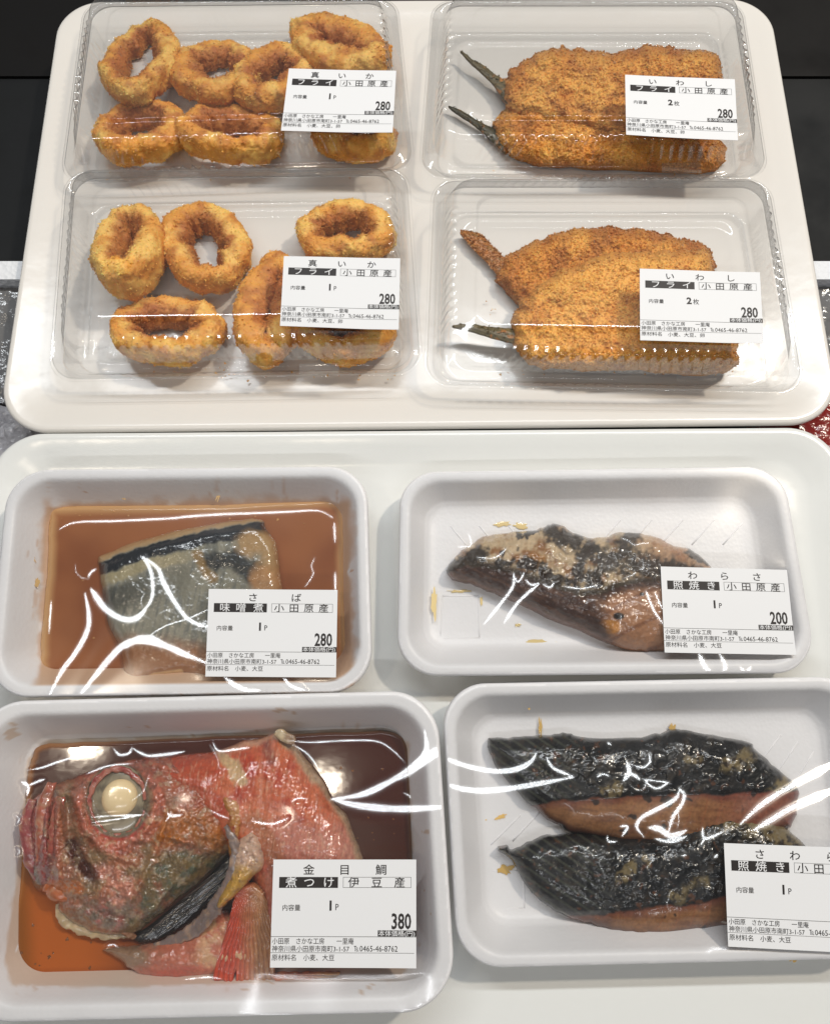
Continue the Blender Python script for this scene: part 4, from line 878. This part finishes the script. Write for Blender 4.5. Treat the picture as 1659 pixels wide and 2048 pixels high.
def fin(name, outline, root, z, tilt, cols, seed):
    rx, ry = root
    def h(px, py, sd):
        a = np.arctan2(py-ry, px-rx); return tilt*np.clip(1-np.hypot(px-rx, py-ry)/210, 0, 1)+  .55*np.abs(np.sin(a*62+1.5*n2(px, py, 60, octv=2, seed=seed+3)))+.9*n2(px, py, 45, octv=2, seed=seed+4)+.4*sm(sd, 0, 4)
    def c(px, py, sd, hh):
        a = np.arctan2(py-ry, px-rx); t = np.abs(np.sin(a*62+1.5*n2(px, py, 60, octv=2, seed=seed+3))); k = mixc(np.broadcast_to(cols[0], (len(px), 3)), cols[1], sm(px+10*n2(px, py, 20, octv=3, seed=seed), cols[3], cols[4])); return mixc(k, cols[2], sm(-t, -.4, -.05)*.7)*(1+.2*n2(px, py, 10, octv=3, seed=seed+1)[:, None])
    return pillow(name, outline, z, h, c, M['wet'], fh, 1.2, drop=1.2, fuzz=3)
fin('pectoral_fin', [(470, 1790), (490, 1772), (515, 1776), (532, 1800), (545, 1850), (552, 1900), (546, 1978), (536, 1958), (530, 1974), (520, 1962), (512, 1984), (490, 1986), (474, 1976), (472, 1940), (464, 1968), (446, 1962), (426, 1956), (440, 1900), (458, 1840)], (500, 1740), 22, 8, (C(192, 72, 44), C(174, 122, 80), C(120, 56, 38), 462, 520), 91.)
fin('tail_fin', [(545, 1950), (600, 1945), (640, 1948), (680, 1945), (664, 1966), (640, 1976), (600, 1968), (560, 1966)], (520, 1950), 21, 2, (C(190, 104, 56), C(196, 140, 70), C(130, 70, 40), 600, 660), 95.)
fin('dorsal_spines', [(548, 1466), (560, 1458), (578, 1468), (590, 1478), (584, 1490), (560, 1480)], (540, 1500), 27, 2, (C(196, 176, 140), C(150, 120, 90), C(110, 70, 60), 560, 580), 97.)

# ------------------------------------------------------------------ splashes and crumbs
def blobs(name, items, z, colr, label, cat):
    V = []; F = []; n = 22; Cc = []
    for bx, by, rx, ry, rot, zz in items:
        c = at3(bx, by, zz); th = np.linspace(0, 2*np.pi, n, endpoint=False); wob = .8+.75*fbm(np.stack([np.cos(th), np.sin(th), np.full(n, bx)], -1), .55, 3); wob = np.clip(wob, .3, 1.6)
        x, y = rx*np.cos(th)*wob, ry*np.sin(th)*wob; cr, sr = math.cos(R(rot)), math.sin(R(rot)); x, y = x*cr-y*sr, x*sr+y*cr; b = len(V)
        ringp = np.stack([c[0]+x, c[1]+y, np.full(n, zz)], -1); V.extend(ringp); V.extend(ringp*[1, 1, 1]+(c-ringp)*[.35, .35, 0]+[0, 0, .1]); V.append(c+[0, 0, .14])
        i = np.arange(n); j = (i+1) % n
        F.append(np.stack([b+i, b+j, b+n+j, b+n+i], -1)); 
        F.append(np.stack([b+n+i, b+n+j, np.full(n, b+2*n), np.full(n, b+2*n)], -1)[:, :3])
        Cc.extend([colr*(1.0+.15*math.sin(bx))]*(2*n+1))
    q = np.vstack([f for f in F if f.shape[1] == 4]); t = np.vstack([f for f in F if f.shape[1] == 3])
    o = mesh_np(name, np.array(V), [q, t], [M['sauce']], None, np.array(Cc)); return tag(o, label, cat, kind='stuff')
blobs('sauce_splashes', [(248, 990, 1.7, 3.6, 0, 17), (440, 985, 1.2, 6, -15, 18), (60, 1105, 1.4, 6, 35, 18), (75, 1165, 1.4, 2.4, 0, 17), (28, 1135, 1.6, 1.6, 0, 20), (22, 1222, 1.3, 1.3, 0, 20), (698, 1078, 1.6, 2.6, 10, 18), (45, 1145, 1.0, 5, 50, 19), (22, 1352, 4.5, 9, 50, 24), (10, 1330, 3, 5, 30, 26), (52, 1213, 1, 4, 80, 17)], 0, C(206, 168, 112), 'tan miso splashes dried on the walls of the mackerel tray', 'sauce splash')
blobs('sauce_splashes', [(868, 1205, 1.7, 8, 0, 10.2), (1005, 1048, 5, 1.8, 10, 8.0), (1040, 1052, 4, 2.0, 0, 8.0), (1072, 1285, 7, 1.7, 0, 8.0), (1120, 1288, 5, 1.2, 0, 8.0), (1035, 1250, 2, 1, 0, 8), (1222, 1326, 1.3, .7, 0, 11), (1356, 1330, 1.5, .8, 0, 11), (915, 1182, 6, .8, 0, 8.0), (962, 1203, .8, 3, 0, 8.0)], 0, C(232, 208, 150), 'pale yellow sauce stains on the yellowtail tray floor', 'sauce splash')
blobs('sauce_splashes', [(1080, 1455, 1.0, 5, 0, 9.5), (1344, 1458, 1.8, 3, 0, 9), (906, 1596, 2.2, 3, 0, 12), (1000, 1634, 3.6, 1.3, 25, 8), (936, 1652, 3, 1.4, -20, 8), (922, 1640, .9, .9, 0, 8), (1057, 1417, .7, .7, 0, 14), (1010, 1738, 4, 2.6, 0, 8), (1585, 1918, 2.2, 1.4, 0, 22), (1330, 1912, 1.2, .8, 0, 16), (970, 1640, .8, .4, 0, 8)], 0, C(222, 184, 112), 'golden brown teriyaki splashes on the tray of charred slices', 'sauce splash')
blobs('sauce_splashes', [(88, 1983, 2.6, 1.4, 0, 18), (122, 1982, 1.5, 1.5, 0, 18), (424, 1997, 1.8, .7, 0, 20), (246, 1976, 1.6, 1.0, 0, 17), (766, 1414, 1.5, 1.3, 0, 27), (60, 1986, 4, .5, 0, 18), (180, 1980, 6, .5, 0, 18)], 0, C(166, 112, 62), 'brown broth drops on the near wall of the fish head tray', 'sauce splash')
g = np.random.default_rng(12)
blobs('oil_droplets', [(g.uniform(640, 800), g.uniform(1500, 1690), a, a, 0, 15.2) for a in g.uniform(.25, .8, 16)]+[(g.uniform(30, 200), g.uniform(1830, 1940), a, a, 0, 15.2) for a in g.uniform(.25, .9, 12)], 0, C(120, 74, 40), 'tiny oil droplets floating on the dark broth beside the fish head', 'oil droplets')
blobs('miso_grains', [(x, y, a, a*.8, 0, 14.4) for x, y, a in zip(g.uniform(120, 680, 34), np.where(g.uniform(size=34) < .5, g.uniform(1020, 1050, 34), g.uniform(1150, 1340, 34)), g.uniform(.25, .7, 34)) if x < 195 or x > 600 or y < 1045], 0, C(196, 146, 92), 'pale miso grains scattered on the orange-brown sauce', 'miso grains')
P = []
for x0, x1, y0, y1, n in ((430, 800, 740, 762, 34), (200, 780, 335, 365, 22), (960, 1500, 340, 356, 10), (960, 1010, 600, 640, 5), (240, 700, 720, 745, 26), (980, 1480, 735, 752, 24)):
    P.extend(at3(RNG.uniform(x0, x1, n), RNG.uniform(y0, y1, n), ZB+1.2))
fv, ff, fc = flake(np.array(P), np.broadcast_to(C(222, 160, 76), (len(P), 3)), .9, 0)
tag(mesh_np('crumbs', fv, [ff], [M['crumb']], None, fc, smooth=False), 'loose golden bread crumbs fallen inside the clear packs', 'crumbs', kind='stuff')
